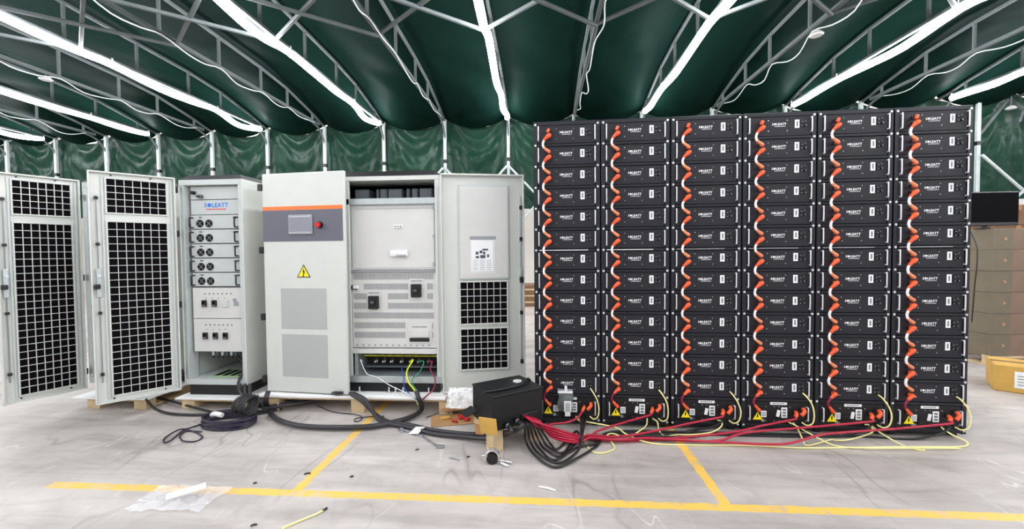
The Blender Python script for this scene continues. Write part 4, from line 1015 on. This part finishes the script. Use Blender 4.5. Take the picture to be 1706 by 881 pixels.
# red and black cables to the racks
for c in range(6):
    u = CW*c
    st = bl(.245+.018*c, -.012, .070-.008*c); st2 = bl(.262+.018*c, -.07, .055-.008*c)
    fl = .012+.012*(c % 3); yy = [744, 741, 738, 735, 733, 731][c]
    if c == 0:
        pts = [st, st2, G(905, 716, .10), rp(.12, .075, .16), rp(.26, .09, .14), rp(.34, ZBOT-.15, .07), rp(.378, ZBOT-.112, .042)]
    else:
        pts = [st, st2, G(920, 708+4*c, .16-.02*c), G(962, 722+3*c, .06-.006*c), rp(.42, fl+.01, .225+.014*c), rp(.62, fl, .21+.016*c)]
        ud = u+.378-(.55 if c < 4 else .95)
        uu = .85
        while uu < ud-.12: pts.append(rp(uu, fl+.004*math.sin(uu*9+c), .19+.015*c+.02*math.sin(uu*2.1+c*.7))); uu += .45
        if c > 1: pts.append(rp(ud, .03+.01*c, .15+.008*c))
        else: pts = pts[:-1]+[rp(.50, .03, .13)]
        pts += [rp(u+.378-(u+.378-(ud if c > 1 else .5))*.45, (ZBOT-.115+.03)*.52, .08), rp(u+.36, ZBOT-.125, .05), rp(u+.378, ZBOT-.112, .042)]
    cable('red_cable', pts, .0085, 'redcable', 'red power cable from the junction box to the control unit of the %s rack' % WORD[c], 'red power cables on the floor')
for c in range(6):
    st = bl(.225+.02*c, -.012, .03); fl = .010
    yb = [778, 771, 766, 760, 754, 747][c]; xb = [925, 930, 925, 935, 938, 930][c]
    pts = [st, bl(.222+.02*c, -.06, .02), G(876+7*c, 735-1*c, .05), G(893+5*c, 760-4*c, .02), G(xb, yb, .012), G(960, yb-14-3*c, .014)]
    if c % 2:
        pts += [G(968, 735, .05), G(967+c, 715, .10), rp(.36+.01*c, ZBOT-.16, .03)]
        lab = 'black cable looping from the junction box back up to the leftmost rack, %s loop' % {1: 'widest', 3: 'middle', 5: 'smallest'}[c]
    else:
        e = {0: 5, 2: 4, 4: 2}[c]
        pts += [G(995, 742-2*c, .012), rp(.60, .010, .10+.02*c), rp(1.2, .010, .06+.02*c)] + [rp(CW*j+.3, .010, .04+.02*c) for j in range(3, e)] + [rp(CW*e+.1, .010, .06), rp(CW*e+.30, .05, .05), rp(CW*e+.385, ZBOT-.16, .03)]
        lab = 'black cable looping on the floor from the junction box to the %s rack' % WORD[e]
    cable('black_cable', pts, .0085, 'blackcable', lab, 'black cables looping before the junction box')
# line across the junction box to the rack
cable('black_cable', [bl(-.02, .10, Lh+.02), bl(.12, .08, Lh+.024), bl(.3, .10, Lh+.024), bl(.40, .17, Lh+.03), rp(.03, ZBOT+.02, .05), rp(.05, ZBOT-.01, .02)], .009, 'blackcable', 'black cable resting across the lid of the junction box')
# pale yellow network cables
Y = 'yellowcable'; gy = 'pale yellow network cables at the racks'
cable('network_cable', [rp(.355, ZBOT-.165, .01), G(965, 700, .05), G(972, 712, .03), G(974, 735, .007), G(985, 750, .007), G(1000, 755, .007), G(1020, 750, .007), G(1024, 745, .007), G(1017, 733, .02), G(1011, 726, .03), G(1020, 722, .03), G(1045, 728, .02), G(1068, 716, .05), rp(CW+.34, ZBOT-.20, .05), rp(CW+.355, ZBOT-.165, .01)], .005, Y, 'pale yellow cable between the two leftmost racks, sagging in front on floor', gy)
cable('network_cable', [rp(.33, ZBOT-.165, .01), rp(.36, .07, .05), rp(.62, .045, .10), G(1045, 724, .03), G(1085, 738, .008), G(1150, 741, .007), G(1250, 742, .007), G(1340, 746, .007), G(1440, 745, .007), G(1540, 744, .007), G(1600, 744, .007), G(1612, 740, .012), G(1608, 734, .02), G(1588, 725, .05), rp(5*CW+.355, .07, .03), rp(5*CW+.345, ZBOT-.165, .01)], .0055, Y, 'long pale yellow cable running along the floor before all the racks', gy)
cable('network_cable', [rp(CW+.395, ZBOT-.165, .01), rp(CW+.42, .08, .06), G(1098, 717, .02), G(1108, 726, .01), G(1128, 724, .02), G(1150, 724, .03), G(1185, 720, .03), rp(2*CW+.37, .06, .05), rp(2*CW+.372, .09, .03), rp(2*CW+.355, ZBOT-.165, .01)], .005, Y, 'pale yellow cable between the second and third racks from the left', gy)
cable('network_cable', [rp(3*CW+.375, ZBOT-.165, .01), G(1328, 712, .06), G(1338, 733, .015), G(1346, 742, .007), G(1385, 732, .02), G(1392, 733, .03), G(1415, 732, .03), rp(4*CW+.37, .05, .06), rp(4*CW+.37, .09, .03), rp(4*CW+.355, ZBOT-.165, .01)], .005, Y, 'pale yellow cable between the fourth and fifth racks from the left', gy)
cable('network_cable', [rp(3*CW+.345, ZBOT-.165, .01), rp(3*CW+.38, .075, .04), G(1360, 728, .03), G(1395, 743, .009), G(1450, 746, .018), G(1560, 746, .018), G(1600, 747, .007)], .005, Y, 'pale yellow cable from the fourth rack lying doubled along the floor', gy)
cable('network_cable', [rp(4*CW+.395, ZBOT-.165, .01), G(1463, 718, .06), G(1484, 731, .03), G(1510, 744, .012), G(1537, 750, .007), G(1540, 745, .012)], .005, Y, 'pale yellow cable from the fifth rack ending loose on the floor', gy)

# ------------------------------------------------------------------ right background: cartons, monitor, carton on floor
SX, SY = 5.31, 5.22
t = empty('wooden_pallet', (SX-.02, SY-.02, 0))
for k in range(4): b = MB(); b.box(0, 1.1, .3*k, .3*k+.1, .10, .12, 'wood', .002); b.build('deck_board', t)
for x in (0, .5, 1.0):
    b = MB(); b.box(x, x+.1, 0, 1.0, 0, .02, 'wood', .002); b.build('skid', t)
    for y in (0, .45, .9): b = MB(); b.box(x, x+.1, y, y+.1, .02, .10, 'wood', .003); b.build('block', t)
tag(t, 'wooden pallet under the wrapped brown carton stack at the right', 'pallet')
cnt = 0
for colm, (x0, x1, y0, n, hz, m) in enumerate([(SX, SX+.22, SY, 6, .252, 'carton2'), (SX+.225, SX+.72, SY+.02, 6, .252, 'carton'), (SX+.52, SX+1.05, SY+.48, 7, .262, 'carton')]):
    for k in range(n):
        z = .121+hz*k; t = empty('carton', (x0, y0, z))
        b = MB(); b.box(.002, x1-x0-.002, random.uniform(0, .008), .42, 0, hz-.003, m, .006); b.build('body', t)
        b = MB()
        if colm: b.box((x1-x0)*.5-.03, (x1-x0)*.5+.03, -.001, .0, hz-.07, hz-.004, 'card', 0); b.build('packing_tape', t)
        else: b.cyl((.13, .006, hz*.5), (.13, -.006, hz*.5), .017, 'card', 12); b.build('knot_plug', t)
        tag(t, '%s, %s from the bottom' % (['narrow olive crate in the column beside the racks', 'brown wrapped carton in the middle column of the right stack', 'brown wrapped carton in the rear right column of the stack'][colm], ORD[k]), 'crate' if colm == 0 else 'carton', ['olive crates at the right', 'brown cartons at the right', 'brown cartons at the rear right'][colm])
def wrap(u, v):
    z = .125+1.5*v
    pts = [(SX-.025, SY+.44), (SX-.025, SY-.03), (SX+.735, SY-.01), (SX+.735, SY+.44)]
    L_ = [.47, .76, .45]; tt = u*sum(L_); k = 0
    while k < 2 and tt > L_[k]: tt -= L_[k]; k += 1
    a, c = pts[k], pts[k+1]; f = tt/L_[k]
    return (a[0]+(c[0]-a[0])*f, a[1]+(c[1]-a[1])*f-.01*noise.noise(Vector((u*8, z*9, 2))), z)
tag(grid(wrap, 60, 50, 'wrap', 'stretch_wrap'), 'clear stretch wrap around the brown carton stack at the right', 'plastic wrap')
# monitor standing on the stack
t = empty('monitor', (5.33, 5.33, .121+.252*6+.0), -.01)
b = MB(); b.box(-.25, .335, -.03, .015, .035, .44, 'bezel', .008); b.build('bezel', t)
b = MB(); b.box(-.24, .325, -.032, -.0295, .075, .425, 'dark', .001); b.build('screen', t)
b = MB(); b.box(-.04, .06, .0, .10, .0, .02, 'bezel', .004); b.box(-.02, .04, .015, .03, .01, .1, 'bezel', .004); b.build('stand', t)
b = MB(); b.tube([(-.22, -.02, .04), (-.24, -.16, -.25), (-.27, -.17, -.7), (-.29, -.17, -1.1)], .007, 'blackcable', 6, 5); b.build('cable', t)
tag(t, 'black flat monitor on the carton stack right of the racks', 'monitor')
# yellow carton on the floor
g0 = Vector((4.45, 4.34, 0))
t = empty('carton', tuple(g0), math.radians(-38)); b = MB(); b.box(0, .60, 0, .42, 0, .26, 'card_y', .008); b.build('body', t)
b = MB(); b.box(.13, .33, -.0035, .0, .05, .21, 'label', .001)
for k in range(4): b.box(.15, .15+.1+.03*(k % 2), -.0042, -.0035, .08+.028*k, .087+.028*k, 'print')
b.build('label', t)
b = MB(); b.box(-.001, .601, .18, .24, .2595, .262, 'carton', .0005); b.build('packing_tape', t)
tag(t, 'yellow cardboard carton with white label on the floor at the right edge', 'carton')
# things in the hall beyond seen through the gaps
def crate(x, y, w, d, h, z, m, lab):
    t = empty('crate', (x, y, z)); b = MB(); b.box(0, w, 0, d, 0, h, m, .01); b.build('body', t)
    b = MB()
    for k in range(3): b.box(-.004, w+.004, -.006, 0, h*(.2+.3*k)-.02, h*(.2+.3*k)+.02, 'wood', .003)
    b.build('batten', t); tag(t, lab, 'crate')
crate(-.9, 10.6, .9, .8, .55, 0, 'carton', 'low crate far behind the gap between cabinet door and rack')
crate(9.6, 10.6, 1.2, .9, .75, 0, 'carton', 'dark crate far behind the gap right of the racks')
crate(9.7, 10.7, 1.1, .8, .6, .9, 'card_y', 'yellowish crate stacked behind the gap under the monitor')
crate(9.6, 10.62, 1.25, .9, .13, .76, 'wood', 'flat wooden tray between the two crates right of the racks')
crate(-17.2, 10.3, 1.6, .9, 1.5, 0, 'card_y', 'pale crate far behind the leftmost mesh door')

# ------------------------------------------------------------------ world light
w = bpy.data.worlds.new('world'); scene.world = w; w.use_nodes = True
bg = w.node_tree.nodes['Background']; bg.inputs[0].default_value = (.94, .96, 1.0, 1); bg.inputs[1].default_value = .5
